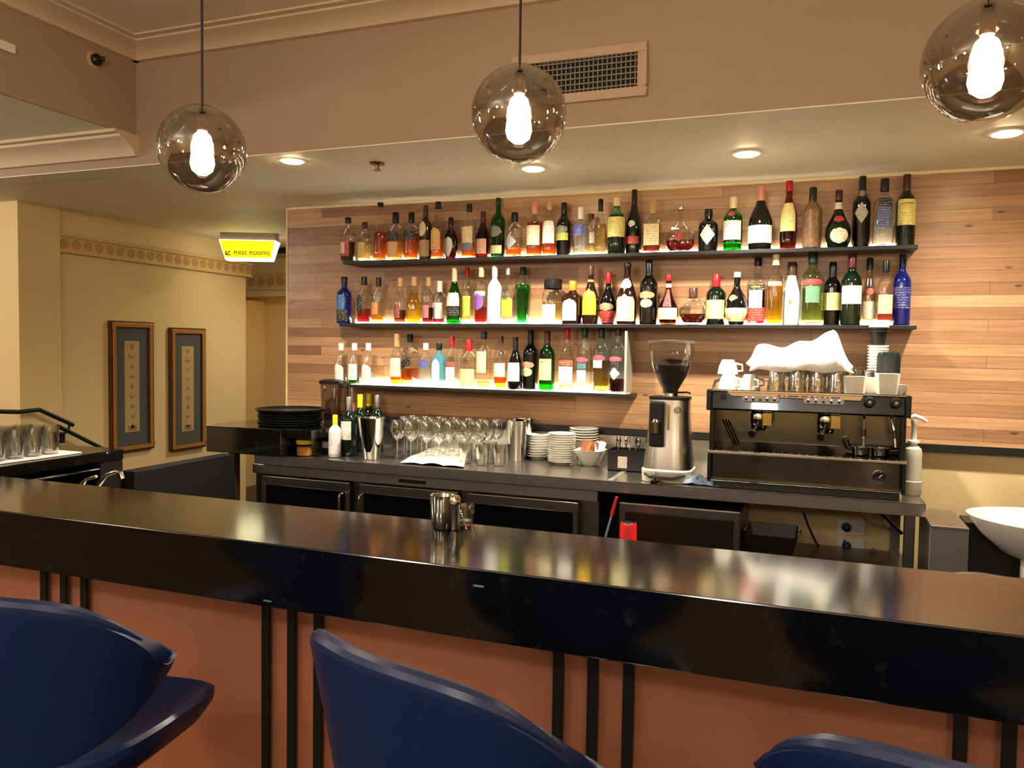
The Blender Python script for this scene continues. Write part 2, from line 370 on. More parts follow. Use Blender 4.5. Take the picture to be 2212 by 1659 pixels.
# exit sign
p=onZ(540,505,SZ); S=thing('exit_sign','lit yellow box sign hanging from the soffit by the timber wall','sign',(p.x,p.y,SZ),math.radians(24))
lw=.155
c0=onY(478,512,p.y); 
MB().box(-.2,.2,-.06,.06,-.055,0).build('housing',mat('grey_sign_housing',(150,130,100),.5),S,smooth=False,bevel=.004)
MB().rings([[(-.205,-.075,-.055),(.205,-.075,-.055),(.205,.075,-.055),(-.205,.075,-.055)],[(-.165,-.05,-.2),(.165,-.05,-.2),(.165,.05,-.2),(-.165,.05,-.2)]]).build('lit_diffuser',mat('lit_sign_diffuser',(255,255,245),.4,emis=(255,250,235),es=1.1),S,smooth=False)
nrm=Vector((0,-.985,-.17))
def signpt(u,v,off): # u -1..1, v 0 top..1 bottom on the slanted front face
    z=-.055-.145*v; y=-.075+.025*v; w=.205-.04*v
    return Vector((u*w,y,z))+nrm*off
MB().rings([[signpt(u,v,.001) for u,v in ((-.97,.03),(.97,.03),(.97,.88),(-.97,.88))],[signpt(u,v,.003) for u,v in ((-.97,.03),(.97,.03),(.97,.88),(-.97,.88))]]).build('yellow_panel',mat('lit_yellow_panel',(250,235,0),.4,emis=(255,236,0),es=.42),S,smooth=False)
INK=mat('dark_olive_ink',(92,84,10),.6)
text('Rest Rooms',.062,INK,S,signpt(.17,.6,.005),(PI/2-.17,0,0),sx=.86)
text('\u2199',.085,INK,S,signpt(-.76,.6,.005),(PI/2-.17,0,0),'arrow_mark')
light('exit_sign_lamp','POINT',(p.x,p.y,SZ-.35),.5,(1,.9,.5),.1)
bk=onY(605,535,5.6)
tag(MB().box(bk.x-.05,bk.x+.25,5.6,5.64,bk.z-.045,bk.z+.03).build('ceiling_bracket',BLACKM,smooth=False),'dark bar under the soffit behind the lit yellow sign','bracket')
# ================================================================== PENDANTS
def filament_bulb(parent):
    MB().lathe([(0,-.068),(.012,-.066),(.026,-.055),(.031,-.038),(.029,-.018),(.02,.006),(.013,.03),(.011,.048),(.0,.05)],20,cap0=False,cap1=False).build('bulb',mat('glowing_bulb',(255,220,180),.3,emis=(255,214,160),es=30),parent)
    MB().lathe([(0,.048),(.014,.048),(.0145,.085),(.008,.104),(0,.104)],16,cap0=False,cap1=False).build('bulb_socket',mat('bronze_socket',(70,52,36),.35,1),parent)
def pendant(px,py,r,R,label):
    d=ray(px,py); p=CAM+d*(F*R/r)
    t=thing('globe_pendant_lamp',label,'pendant lamp',(p.x,p.y,p.z),group='smoked glass globe pendants over the bar')
    prof=[(R*sin(a),R*cos(a)) for a in [PI*(.115+(1-.115)*i/30) for i in range(31)]]
    MB().lathe(prof,48,cap0=False,cap1=False).build('glass_globe',SMOKE,t)
    MB().lathe([(0,R*.985),(R*.33,R*.955),(R*.37,R*.93),(R*.34,R*.925),(0,R*.94)],32,cap0=False,cap1=False).build('top_cap',mat('dark_bronze_cap',(48,38,30),.3,.8),t)
    filament_bulb(t)
    MB().tube([(0,0,R*.8),(0,0,R*.95)],.006).build('lamp_stem',MATS['bronze_socket'],t)
    MB().tube([(0,0,R*.97),(0,0,MZ-p.z-.02)],.0032,8).build('cord',mat('brown_cord',(44,28,16),.6),t)
    MB().lathe([(0,MZ-p.z-.025),(.05,MZ-p.z-.025),(.055,MZ-p.z),(0,MZ-p.z)],24).build('ceiling_rose',BLACKM,t)
    light('pendant_bulb_light','POINT',(p.x,p.y,p.z-.01),24.0,(1,.91,.76),.03)
pendant(437,323,92,.112,'smoked glass globe pendant, leftmost of the three, in front of the plain bulkhead')
pendant(1121,248,103,.112,'smoked glass globe pendant in the middle, in front of the air grille')
pendant(2130,132,128,.112,'smoked glass globe pendant at the right edge, largest of the three')
# unseen opal globes added as fill light, giving glints in the pendants
k=0
for gx,gy,cz in ((-2.3,-.9,MZ),(-.4,-.9,MZ),(-2.3,-2.9,MZ),(.2,-2.9,MZ),(2.3,-2.9,MZ),(-4.9,1.7,2.467),(-4.9,-1.2,2.467)):
    t=thing('opal_fill_lamp','round opal globe lamp added out of view as fill light','pendant lamp',(gx,gy,cz),group='opal globe fill lamps added out of view')
    R=.12; dz=.5 if cz==MZ else .28
    MB().lathe([(R*sin(PI*i/16),-dz-R*cos(PI*i/16)) for i in range(17)],24,cap0=False,cap1=False).build('opal_globe',mat('lit_opal_glass',(255,240,220),.4,emis=(255,247,238),es=28),t)
    MB().tube([(0,0,-dz+R-.005),(0,0,0)],.008,8).build('stem',BLACKM,t)
# ================================================================== BACK SHELVES
SH=[(1.992,onY(735,562,3.82).x,onY(1985,530,3.82).x),(1.643,onY(727,697,3.82).x,onY(1982,702,3.82).x),(1.298,onY(743,830,3.82).x,onY(1360,852,3.82).x)]
LED=mat('lit_led_strip',(255,250,235),.4,emis=(255,246,228),es=6.5)
for (z,xa,xb),nm in zip(SH,('upper','middle','lower')):
    t=thing('bottle_shelf','long black %s shelf on the timber wall with a glowing light strip'%nm,'shelf',((xa+xb)/2,WY,z))
    w=(xb-xa)/2
    MB().box(-w,w,-.155,-.0005,-.018,0).build('shelf_board',mat('black_shelf_board',(24,20,17),.4),t,smooth=False,bevel=.002)
    MB().box(-w+.02,w-(.03 if nm!='lower' else .17),-.014,-.002,.0,.026 if nm!='lower' else .03).build('led_strip',LED,t,smooth=False)
    if nm=='lower': MB().box(-w+.02,w-.03,-.14,-.024,.0004,.002).build('light_panel',mat('lit_shelf_panel',(255,250,235),.4,emis=(255,244,220),es=1.6),t,smooth=False)
zl=SH[2][0]
a=onY(1290,716,3.99); b=onY(1362,716,3.95)
t=thing('frosted_screen','frosted sheet standing behind the last bottles of the lower shelf','panel',((a.x+b.x)/2,3.99,zl+.003))
MB().box(-(b.x-a.x)/2,(b.x-a.x)/2,-.002,.002,0,a.z-zl-.003).build('frosted_sheet',shell('frosted_sheet',(.75,.78,.72),gloss=.1,body=.45,bodycol=(.45,.47,.42)),t,smooth=False)
MB().box((b.x-a.x)/2-.006,(b.x-a.x)/2+.006,-.14,.004,0,a.z-zl-.003).build('end_post',mat('pale_aluminium',(206,200,188),.35,.6),t,smooth=False,bevel=.001)
# ------------------------------------------------------------------ bottles
PROF={
'wine':[(.9,0),(1,.015),(1,.6),(.95,.65),(.72,.71),(.46,.76),(.37,.8),(.35,.985),(.35,1)],
'burg':[(.94,0),(1,.03),(1,.4),(.9,.5),(.62,.64),(.4,.74),(.33,.8),(.31,1)],
'spirit':[(.94,0),(1,.02),(1,.58),(.94,.66),(.7,.72),(.42,.77),(.36,.8),(.36,1)],
'slim':[(.94,0),(1,.02),(1,.46),(.9,.55),(.6,.67),(.42,.76),(.38,.82),(.38,1)],
'bell':[(.7,0),(.82,.03),(.97,.16),(1,.26),(.9,.38),(.6,.52),(.36,.64),(.27,.74),(.25,1)],
'cone':[(.97,0),(1,.02),(.99,.36),(.93,.47),(.74,.6),(.52,.72),(.44,.8),(.42,1)],
'flask':[(.5,0),(.62,.02),(.9,.16),(1,.33),(.93,.5),(.66,.66),(.32,.76),(.27,.8),(.27,1)],
'drop':[(.6,0),(.66,.02),(.98,.2),(1,.34),(.8,.52),(.4,.68),(.27,.76),(.26,1)],
'decanter':[(.34,0),(.36,.02),(.2,.07),(.3,.11),(.8,.2),(1,.33),(.88,.47),(.4,.6),(.18,.7),(.17,.86),(.2,.88)],
'tap':[(.66,0),(.72,.02),(.98,.62),(1,.67),(.8,.76),(.45,.87),(.34,.92),(.33,1)],
'jar':[(.94,0),(1,.02),(1,.62),(.9,.74),(.74,.8),(.74,1)],
'crown':[(.42,0),(.6,.02),(.9,.1),(1,.2),(1,.34),(.72,.5),(.35,.62),(.17,.68),(.16,1)],
}
GL={'clear':lambda:CLEAR,
'frost':lambda:mat('frosted_white_glass',(240,240,236),.35,trans=.15),
'white':lambda:mat('white_bottle_glaze',(248,248,246),.25),
'dark':lambda:mat('near_black_glass',(9,8,8),.08,coat=.3),
'dgreen':lambda:mat('dark_green_glass',(10,24,12),.07,coat=.3),
'green':lambda:shell('green_glass',(.06,.42,.12),gloss=.05),
'bgreen':lambda:shell('bright_green_glass',(.10,.6,.16),gloss=.05),
'dbrown':lambda:mat('dark_brown_glass',(34,14,8),.08,coat=.3),
'brown':lambda:shell('brown_glass',(.45,.16,.05),gloss=.05),
'blue':lambda:mat('cobalt_glass',(14,22,92),.1,coat=.3),
'lblue':lambda:shell('pale_blue_glass',(.35,.78,.92),gloss=.06,body=.25,bodycol=(.2,.6,.75)),
'pgreen':lambda:shell('pale_green_glass',(.74,.86,.70),gloss=.06),
'bronze':lambda:mat('patterned_bronze_glass',(120,90,62),.3,noise=.9,nscale=45),
}
LQ={'amber':(222,112,22),'gold':(240,170,60),'pale':(246,216,140),'red':(190,16,24),'dred':(96,10,16),'yellow':(250,205,20),'green':(20,190,60),'brown':(110,44,14),'orange':(240,120,20),'water':(232,232,222),'olive':(176,140,50),'rose':(220,110,90),'crim':(150,20,24),'lgreen':(178,190,110)}
CP={'black':(14,13,13),'white':(235,230,220),'tan':(196,152,98),'cream':(232,210,160),'red':(178,22,32),'maroon':(80,20,26),'silver':(180,178,172),'dgreen':(14,36,20),'orange':(228,130,30),'brown':(70,44,28),'navy':(24,26,60),'pink':(206,140,116),'grey':(150,146,142),'yellow':(240,214,30),'green':(16,110,50),'gold':(206,160,60)}
def prof_r(prof,t):
    for i in range(len(prof)-1):
        if prof[i][1]<=t<=prof[i+1][1]:
            k=(t-prof[i][1])/max(1e-6,prof[i+1][1]-prof[i][1]); return prof[i][0]+(prof[i+1][0]-prof[i][0])*k
    return prof[-1][0]
def smoothprof(p,n=3):
    out=[]
    for i in range(len(p)-1):
        out.append(p[i])
        if p[i+1][1]-p[i][1]>.03 and 0<i<len(p)-2:
            for k in range(1,n):
                t=k/n
                p0=p[max(0,i-1)];p1=p[i];p2=p[i+1];p3=p[min(len(p)-1,i+2)]
                f=lambda a,b,c,d:.5*((2*b)+(-a+c)*t+(2*a-5*b+4*c-d)*t*t+(-a+3*b-3*c+d)*t**3)
                out.append((p1[0]+(p2[0]-p1[0])*t if abs(p1[0]-p2[0])<.02 else f(p0[0],p1[0],p2[0],p3[0]),p1[1]+(p2[1]-p1[1])*t))
    out.append(p[-1]); return out
def bottle(x,y,z,H,R,shape,glass,liq,level,cap,caplen,labels,desc,cat='bottle',group=None,letters=(),n=2,sy=1,face=None,name='liquor_bottle'):
    rz=face if face is not None else random.uniform(-.12,.12)-math.atan2(-x,y)*.55
    t=thing(name,desc,cat,(x,y,z),rz,group)
    pr=smoothprof(PROF[shape]); seg=20 if n==2 else 28
    nthr=.62*R
    p=[(r*R,h*H) for r,h in pr]
    base=[(0,.004),(p[0][0]*.6,.003)]
    MB().lathe(base+p,seg,n=n,sy=sy,nthr=nthr,cap0=False,cap1=True).build('bottle_body',GL[glass](),t)
    if liq:
        q=[(0,.006)]
        for r,h in p:
            if h<level*H: q.append((r*.94-.0004,max(h,.006)+(.003 if h<.01 else 0)))
        rl=prof_r(PROF[shape],level)*R
        q.append((rl*.94,level*H)); q.append((0,level*H))
        MB().lathe(q,seg,n=n,sy=sy,nthr=nthr*.94,cap0=False,cap1=False).build('liquid',liquid('liquid_'+liq,LQ[liq]),t)
    rn=PROF[shape][-1][0]*R
    if cap:
        cl=caplen*H; cm=mat('cap_'+cap,CP[cap],.35,metal=.9 if cap in('silver','gold','grey') else 0)
        rc=max(rn*1.13,.0085); pc=[(rc,H-cl),(rc*1.01,H-cl+.002),(rc,H+.002),(rc*.9,H+.005),(0,H+.005)]
        if cap=='ball' : pass
        MB().lathe(pc,16,cap0=False,cap1=False).build('cap',cm,t)
    for lb in labels:
        sh,rgb,z0,z1,hw=lb[:5]; off=math.radians(lb[5]) if len(lb)>5 else 0; slant=lb[6] if len(lb)>6 else 0
        hwr=math.radians(hw)
        def fn(u,v,sh=sh,z0=z0,z1=z1,hwr=hwr,off=off,slant=slant):
            tz=2*v-1; k=1
            if sh=='o': k=math.sqrt(max(0,1-tz*tz))
            elif sh=='d': k=1-abs(tz)
            elif sh=='t': k=math.sqrt(max(0,1-tz*tz))*(.55+.45*v)
            elif sh=='a': k=1 if v<.7 else math.sqrt(max(0,1-((v-.7)/.3)**2))*.999
            s_=(2*u-1)*k
            a=-PI/2+off+s_*hwr; h=z0+(z1-z0)*v+slant*s_
            r=prof_r(pr,min(max(h,0),1))*R; ca,sa=cos(a),sin(a)
            e=n if r>nthr else 2; qq=1 if e==2 else (abs(ca)**e+abs(sa)**e)**(-1/e)
            yy=sy if r>nthr else 1
            g=1.0+.0009/max(r,.004)
            return (r*g*qq*ca,r*g*qq*sa*yy,h*H)
        MB().grid(fn,13,9).build('label',paper(rgb),t)
    for s,sz,h,rgb in letters:
        rr=prof_r(pr,h)*R
        text(s,sz,mat('print_%d_%d_%d'%rgb,rgb,.5),t,(0,-(rr*sy if n!=2 or sy!=1 else rr)-.0012,h*H),(PI/2,0,0),bend=(rr if n==2 and sy==1 else None),ext=.0003)
    return t
W_=(240,236,222); C_=(236,220,170); K_=(22,20,20); PK=(226,170,140)
def L(sh,rgb,z0,z1,hw,*a): return (sh,rgb,z0,z1,hw)+a
TOP=[
(752,470,32,'spirit','clear','dred',.45,'black',.1,[L('r',(170,60,50),.12,.5,60),L('r',(235,215,205),.18,.44,26)],'small clear bottle with red and white lettered label, far left of the top shelf'),
(788,480,30,'spirit','clear','pale',.5,'brown',.12,[L('r',(222,190,104),.1,.48,50)],'short clear bottle of pale yellow spirit with dark stopper on the top shelf'),
(822,438,31,'slim','clear','amber',.5,'black',.05,[],'tall unlabelled clear bottle of amber spirit on the top shelf'),
(855,459,35,'spirit','clear','gold',.4,'black',.2,[L('r',K_,.4,.6,70),L('r',(226,176,124),.08,.38,62)],'clear bottle with black band over a peach label on the top shelf'),
(889,459,33,'spirit','clear','amber',.56,'black',.2,[L('r',K_,.42,.62,75)],'amber whisky bottle with black cap and black band, no lower label, top shelf'),
(920,444,27,'wine','dbrown',None,0,'brown',.2,[L('o',(222,206,160),.42,.72,45),L('r',(176,146,106),.05,.36,80)],'slender dark bottle with cream oval over a tan label on the top shelf'),
(947,436,31,'slim','clear','amber',.38,'black',.1,[L('a',(232,176,110),.16,.56,62)],'tall clear bottle with arched pale orange label on the top shelf'),
(974,470,40,'flask','brown','crim',.7,'black',.18,[L('t',(250,246,240),.06,.56,48)],'squat round brown flask with white teardrop label on the top shelf',dict(sy=.6)),
(1014,441,31,'spirit','clear','amber',.3,'black',.12,[L('r',(236,206,160),.28,.58,70),L('r',(110,122,140),.14,.28,62)],'clear bottle with cream label above a blue grey patch on the top shelf'),
(1044,457,35,'burg','brown','crim',.7,'maroon',.22,[L('r',(230,176,150),.1,.42,62)],'rounded amber bottle with dusky pink label and maroon cap on the top shelf'),
(1077,428,31,'wine','green','dred',.3,'dgreen',.1,[L('o',(120,128,116),.34,.54,60),L('r',(208,206,150),.06,.2,70)],'tall green whisky bottle with grey emblem and cream strip on the top shelf'),
(1112,459,36,'spirit','clear','orange',.2,'black',.18,[L('d',(176,180,180),.16,.52,50)],'squat clear bottle with silvery star shaped label on the top shelf'),
(1156,435,35,'spirit','clear','amber',.62,'pink',.22,[L('r',(238,222,188),.2,.56,66)],'pink capped bottle with large square cream label on the top shelf'),
(1188,430,30,'slim','clear','orange',.24,'tan',.18,[L('r',(240,236,226),.22,.62,66)],'clear bottle with tan cork and tall white label on the top shelf'),
(1219,438,34,'wine','dark',None,0,'black',.2,[L('o',(150,150,130),.42,.58,60),L('r',(206,200,90),.3,.44,66)],'black cream liqueur bottle with yellow green label on the top shelf'),
(1255,448,31,'spirit','clear','water',.4,'white',.24,[L('r',(60,74,160),.42,.64,60)],'clear vodka bottle with blue label and white cap on the top shelf'),
(1279,462,25,'spirit','clear','pale',.5,'brown',.1,[L('r',(206,196,178),.3,.56,60)],'small clear bottle with brown cap beside the blue label vodka, top shelf'),
(1298,430,25,'slim','clear','pale',.55,'black',.2,[],'narrow clear bottle with tall black cap left of the ribbed green and cream bottle'),
(1333,427,38,'spirit','dgreen',None,0,'cream',.14,[L('r',(226,214,130),.3,.66,88),L('r',(26,112,52),.7,.84,179)],'bottle with green neck, wide cream label and dark base on the top shelf'),
(1371,410,38,'burg','dgreen',None,0,'black',.22,[L('o',(226,220,200),.43,.53,28),L('r',(186,50,44),.16,.28,58)],'tall dark green bottle with white medallion and red label on the top shelf'),
(1411,430,37,'spirit','clear','crim',.55,'tan',.26,[L('r',C_,.14,.54,44)],'square bottle with long tan cap and cream label on the top shelf',dict(n=6,sy=.8)),
(1471,443,66,'crown','clear','crim',.27,'silver',.08,[L('o',(150,44,40),.24,.48,17)],'ornate fan shaped crystal decanter with red liquor on the top shelf',dict(sy=.35)),
(1531,452,42,'spirit','dark',None,0,'black',.16,[L('d',(242,238,214),.14,.64,46)],'squat black apothecary bottle with white diamond label on the top shelf'),
(1585,426,40,'spirit','bgreen','green',.15,'cream',.2,[L('r',(234,232,228),.2,.56,66),L('o',(180,40,50),.64,.74,24)],'bright green gin bottle with white label and red seal on the top shelf'),
(1645,402,51,'burg','dark',None,0,'pink',.22,[L('r',(250,246,238),.1,.38,78)],'broad black sparkling wine bottle with white band label on the top shelf'),
(1706,391,35,'slim','brown','crim',.68,'red',.14,[L('r',(240,224,150),.26,.68,60)],'tall red amber bottle with red cap and long cream label on the top shelf'),
(1757,405,40,'wine','bronze',None,0,'dgreen',.26,[],'bronze patterned bottle with slender dark green neck on the top shelf'),
(1813,411,53,'bell','dgreen',None,0,'maroon',.16,[L('o',(240,234,206),.06,.34,42),L('o',(176,28,44),.44,.56,34),L('r',(230,220,190),.68,.8,80)],'bell shaped green liqueur bottle with red seal and round white label on the top shelf'),
(1864,381,40,'wine','dark',None,0,'black',.3,[L('o',(150,140,120),.72,.92,50),L('d',(176,170,158),.34,.64,46)],'tall black bottle with pale line drawing on the top shelf'),
(1912,386,43,'spirit','clear','water',.4,'black',.17,[L('r',(66,80,130),.26,.58,40),L('r',(34,38,52),.58,.72,40)],'tall clear vodka bottle with blue and black print on the top shelf'),
(1960,377,42,'wine','dgreen',None,0,'brown',.22,[L('r',(236,222,130),.3,.66,64)],'dark green bottle with large yellow label at the right end of the top shelf',dict(letters=[('JAMESON',.012,.6,(40,50,30))])),
]
MID=[
(744,598,32,'spirit','blue',None,0,'black',.16,[L('r',(40,110,170),.3,.62,50),L('r',K_,.05,.3,80)],'dark blue labelled bottle at the left end of the middle shelf'),
(787,598,31,'spirit','clear','red',.32,'black',.16,[L('a',K_,.28,.62,44)],'clear bottle with bright red liqueur and arched black label, left of middle shelf'),
(818,599,29,'spirit','clear','gold',.2,'black',.18,[L('r',(222,150,80),.2,.46,46)],'clear bottle with black cap and small orange label, left of middle shelf'),
(865,600,27,'slim','clear','brown',.3,'tan',.18,[L('a',(140,54,50),.12,.44,44)],'tapered clear bottle with cork and small brick red label on the middle shelf'),
(895,598,34,'burg','clear','yellow',.66,'tan',.18,[],'bright yellow liqueur bottle with cork on the middle shelf'),
(926,599,27,'spirit','clear','dred',.35,'tan',.18,[L('r',(190,120,120),.12,.4,40)],'clear bottle with cork and dusty rose label beside the yellow liqueur'),
(950,607,32,'spirit','clear','dred',.16,'white',.24,[L('r',(236,236,222),.12,.5,66)],'short bottle with white stopper and white label over maroon drink, middle shelf'),
(982,579,33,'burg','green','green',.3,'cream',.24,[L('r',(232,222,210),.32,.56,80),L('r',K_,.14,.3,80)],'green bottle with cream neck foil and white over black label, middle shelf'),
(1010,578,28,'spirit','clear','pale',.2,'red',.14,[L('r',(240,210,80),.14,.5,66)],'clear bottle with red cap and yellow label on the middle shelf'),
(1040,577,29,'spirit','clear','red',.3,'cream',.16,[L('o',(140,84,170),.24,.56,56),L('r',(230,230,232),.5,.58,70)],'red liqueur bottle with purple label and cream cap on the middle shelf'),
(1069,574,31,'spirit','frost',None,0,'white',.16,[L('r',(246,240,232),.08,.5,66)],'frosted white bottle with white cap on the middle shelf, left of lime labels'),
(1098,580,28,'spirit','clear','water',.3,'silver',.1,[L('r',(190,200,40),.14,.46,66),L('r',(70,80,50),.44,.52,60)],'clear bottle with lime green label on the middle shelf'),
(1130,577,39,'tap','clear','green',.7,'dgreen',.12,[],'vivid green tapered liqueur bottle without a label on the middle shelf'),
(1195,603,47,'jar','clear','pale',.5,'black',.2,[L('r',(238,226,182),.1,.44,44)],'wide clear jar with black clamp lid and pale label on the middle shelf'),
(1238,607,40,'spirit','dbrown',None,0,'orange',.2,[L('a',(240,232,222),.08,.6,40)],'square brown bottle with orange cap and arched white label on the middle shelf',dict(n=6,sy=.9)),
(1277,575,34,'burg','dbrown',None,0,'brown',.14,[L('a',(250,206,40),.16,.62,66),L('r',(230,200,60),.74,.78,179)],'brown coffee liqueur bottle with arched yellow label on the middle shelf'),
(1315,588,44,'drop','dark',None,0,'red',.2,[L('r',(176,44,40),.03,.26,80),L('o',(120,116,80),.26,.42,50)],'dark bottle with red cap and red base band on the middle shelf'),
(1356,568,44,'burg','dbrown',None,0,'black',.06,[L('a',(240,226,168),.05,.5,62),L('o',(236,230,220),.58,.76,60)],'broad shouldered brown bottle with big cream label and white neck medallion, middle shelf'),
(1403,562,38,'wine','dark',None,0,'black',.24,[L('o',(206,150,110),.4,.52,60),L('o',(190,190,160),.26,.4,44)],'black cream liqueur bottle with peach ribbon label on the middle shelf'),
(1445,594,44,'bell','brown','brown',.5,'red',.1,[L('r',(236,220,180),.1,.34,66),L('r',(178,36,40),.36,.72,26),L('r',(232,220,200),.76,.84,170)],'round brown bottle with red ribbon and cream label on the middle shelf'),
(1498,622,60,'flask','clear','brown',.3,'brown',.26,[],'wide low crystal decanter of brown spirit on the middle shelf',dict(sy=.6)),
(1548,593,45,'spirit','dgreen',None,0,'red',.24,[L('r',(236,210,150),.12,.5,66)],'dark bottle with dripped red wax top and cream label on the middle shelf'),
(1593,588,48,'drop','dark',None,0,'white',.08,[L('r',(236,218,160),.06,.32,66),L('o',(214,196,90),.46,.58,24,-25)],'round black bottle with white cap and low cream label on the middle shelf'),
(1638,557,41,'spirit','clear','red',.55,'black',.1,[L('r',(250,244,236),.26,.52,36),L('r',(40,34,20),.52,.62,50),L('r',(226,50,36),.06,.26,60)],'red aperitif bottle with black and yellow band on the middle shelf',dict(n=6,letters=[('APEROL',.011,.57,(236,214,60))])),
(1677,550,36,'spirit','clear','yellow',.56,'cream',.14,[L('r',(230,150,140),.56,.62,50)],'clear bottle of golden yellow liqueur with cream cap on the middle shelf'),
(1712,566,43,'cone','white',None,0,'brown',.2,[],'white coconut rum bottle with palm emblem on the middle shelf',dict(letters=[('MALIBU',.013,.5,(90,90,100))],malibu=1)),
(1757,541,46,'spirit','pgreen','lgreen',.5,'dgreen',.16,[L('o',(214,60,60),.54,.62,60),L('r',(96,150,110),.3,.52,36)],'large pale green vermouth bottle with red banner on the middle shelf'),
(1800,566,40,'wine','dark',None,0,'black',.24,[L('r',(234,220,140),.24,.52,70)],'dark wine bottle with yellow cream label on the middle shelf'),
(1842,549,42,'wine','dgreen',None,0,'maroon',.18,[L('r',(248,244,240),.3,.56,66)],'dark green bottle with plain white label on the middle shelf'),
(1880,557,33,'slim','clear','pale',.5,'black',.16,[L('o',(190,90,80),.46,.56,32),L('r',(238,224,180),.1,.36,56)],'clear bottle with small round red seal on the middle shelf'),
(1915,563,33,'spirit','clear','rose',.5,'black',.16,[L('r',(240,200,150),.18,.48,56)],'rose coloured bottle with peach label beside the cobalt bottle'),
(1951,549,39,'wine','blue',None,0,'navy',.16,[L('r',(30,36,110),.24,.54,60)],'cobalt blue bottle at the right end of the middle shelf'),
]
LOW=[
(737,741,27,'slim','clear','water',.3,'white',.16,[L('a',(232,228,214),.04,.5,70)],'clear bottle with white cap and arched white label, left end of lower shelf'),
(766,741,28,'slim','clear','green',.16,'white',.16,[L('r',(226,230,224),.1,.5,70)],'clear bottle with white cap, white label and green drink at its foot'),
(796,741,28,'slim','clear','water',.3,'white',.16,[L('a',(236,226,218),.06,.5,70)],'clear bottle with white cap and faint pink print, third on the lower shelf'),
(858,721,30,'slim','clear','orange',.16,'tan',.24,[L('r',(238,226,196),.18,.54,66)],'bottle with long tan capsule and cream label on the lower shelf'),
(886,722,33,'spirit','clear','amber',.34,'black',.14,[L('r',K_,.36,.54,42,0,.045)],'square whisky bottle with slanted black label on the lower shelf',dict(n=6)),
(920,741,29,'spirit','clear','water',.5,'white',.14,[L('r',(76,84,160),.44,.62,60)],'clear bottle with violet blue label and white cap on the lower shelf'),
(949,741,31,'spirit','lblue','water',.05,'black',.14,[L('a',(236,240,240),.1,.66,34)],'pale blue gin bottle with arched white label on the lower shelf',dict(n=5,sy=.8)),
(977,726,27,'spirit','clear','water',.2,'red',.2,[L('r',(240,232,226),.14,.4,66),L('r',(200,60,60),.42,.5,66)],'clear bottle with red cap and white label with red band, lower shelf'),
(1013,733,37,'spirit','clear','pale',.2,'red',.22,[L('r',(240,210,150),.04,.4,72)],'clear bottle with red cap and broad peach label on the lower shelf'),
(1046,716,32,'spirit','clear','gold',.12,'navy',.12,[L('r',(234,218,160),.28,.66,50)],'clear bottle with navy cap and high cream label on the lower shelf'),
(1082,726,29,'spirit','clear','amber',.22,'brown',.12,[L('r',(240,214,196),.24,.5,66)],'amber spirit bottle with brown cap and pale pink label on the lower shelf'),
(1114,728,33,'burg','dark','orange',.1,'black',.2,[L('r',(238,234,224),.16,.52,60)],'dark rum bottle with square white label on the lower shelf'),
(1147,713,36,'wine','dark',None,0,'black',.24,[L('o',(206,140,110),.36,.48,60),L('o',(196,190,150),.22,.38,46)],'black cream liqueur bottle with pink ribbon label on the lower shelf'),
(1183,715,34,'wine','green','green',.2,'maroon',.18,[L('r',(244,236,150),.18,.54,60)],'green whiskey bottle with pale yellow label on the lower shelf',dict(letters=[('JAMESON',.010,.49,(60,70,30))])),
(1226,709,35,'burg','clear','pale',.1,'red',.16,[L('r',(214,70,40),.42,.5,70),L('r',(242,236,226),.12,.4,66)],'clear bottle with orange red band over white label on the lower shelf'),
(1264,706,34,'spirit','clear','water',.3,'dgreen',.16,[L('o',(206,90,110),.46,.54,56),L('r',(60,120,120),.36,.45,40),L('r',(220,230,214),.14,.34,40)],'clear vermouth bottle with teal and pink label on the lower shelf'),
(1300,706,35,'spirit','clear','olive',.5,'dgreen',.16,[L('o',(214,80,100),.48,.58,50),L('r',(222,222,190),.38,.5,40,-12)],'clear vermouth bottle of olive gold drink with pink label on the lower shelf'),
(1336,706,36,'spirit','clear','dred',.22,'maroon',.12,[L('o',(214,90,110),.48,.56,56),L('r',(30,26,34),.38,.48,30),L('d',(200,214,200),.2,.4,40)],'clear vermouth bottle with dark red drink at the right end of the lower shelf'),
]
def put(rows,zs,Yc):
    px_=-99; prev=0; back=False
    for row in rows:
        x,yt,w,shape,glass,liq,lv,cap,cl,labs,desc=row[:11]; kw=dict(row[11]) if len(row)>11 else {}
        mal=kw.pop('malibu',0)
        Y=Yc-.012
        p=onY(x,yt,Y); dist=(p-CAM).dot(fv)
        R=w/2*dist/F; dep=R*kw.get('sy',1)
        back=(p.x-R<px_+.002) and not back
        if back: Y=Yc+.032; p=onY(x,yt,Y); dist=(p-CAM).dot(fv)
        px_=p.x+R
        R=w/2*dist/F; H=p.z-zs-.006
        if back: R*=.93
        if H+zs>SZ-.012: H=SZ-.014-zs
        q=bottle(p.x,Y,zs+.0008,H,R,shape,glass,liq,lv,cap,cl,labs,desc,**kw)
        if mal:
            rr=prof_r(smoothprof(PROF['cone']),.38)*R
            mb=MB(); mb.lathe([(0,0),(.008,0),(.008,.0006),(0,.0006)],16)
            mb.build('sun_emblem',mat('orange_print',(214,130,50),.5),q,loc=(0,-rr-.0012,.36*H),rot=(PI/2,0,0))
            mb=MB()
            for a in (-50,-15,20,60):
                r_=math.radians(a); mb.tube([(0,0,0),(sin(r_)*.007,0,.008*cos(r_)),(sin(r_)*.013,0,.004*cos(r_))],.0008,6)
            mb.tube([(0,0,-.01),(0,0,0)],.0008,6)
            mb.build('palm_emblem',mat('brown_print',(110,80,40),.5),q,loc=(0,-rr-.0025,.38*H))
put(TOP,SH[0][0],3.915); put(MID,SH[1][0],3.915); put(LOW,SH[2][0]+.0015,3.915)
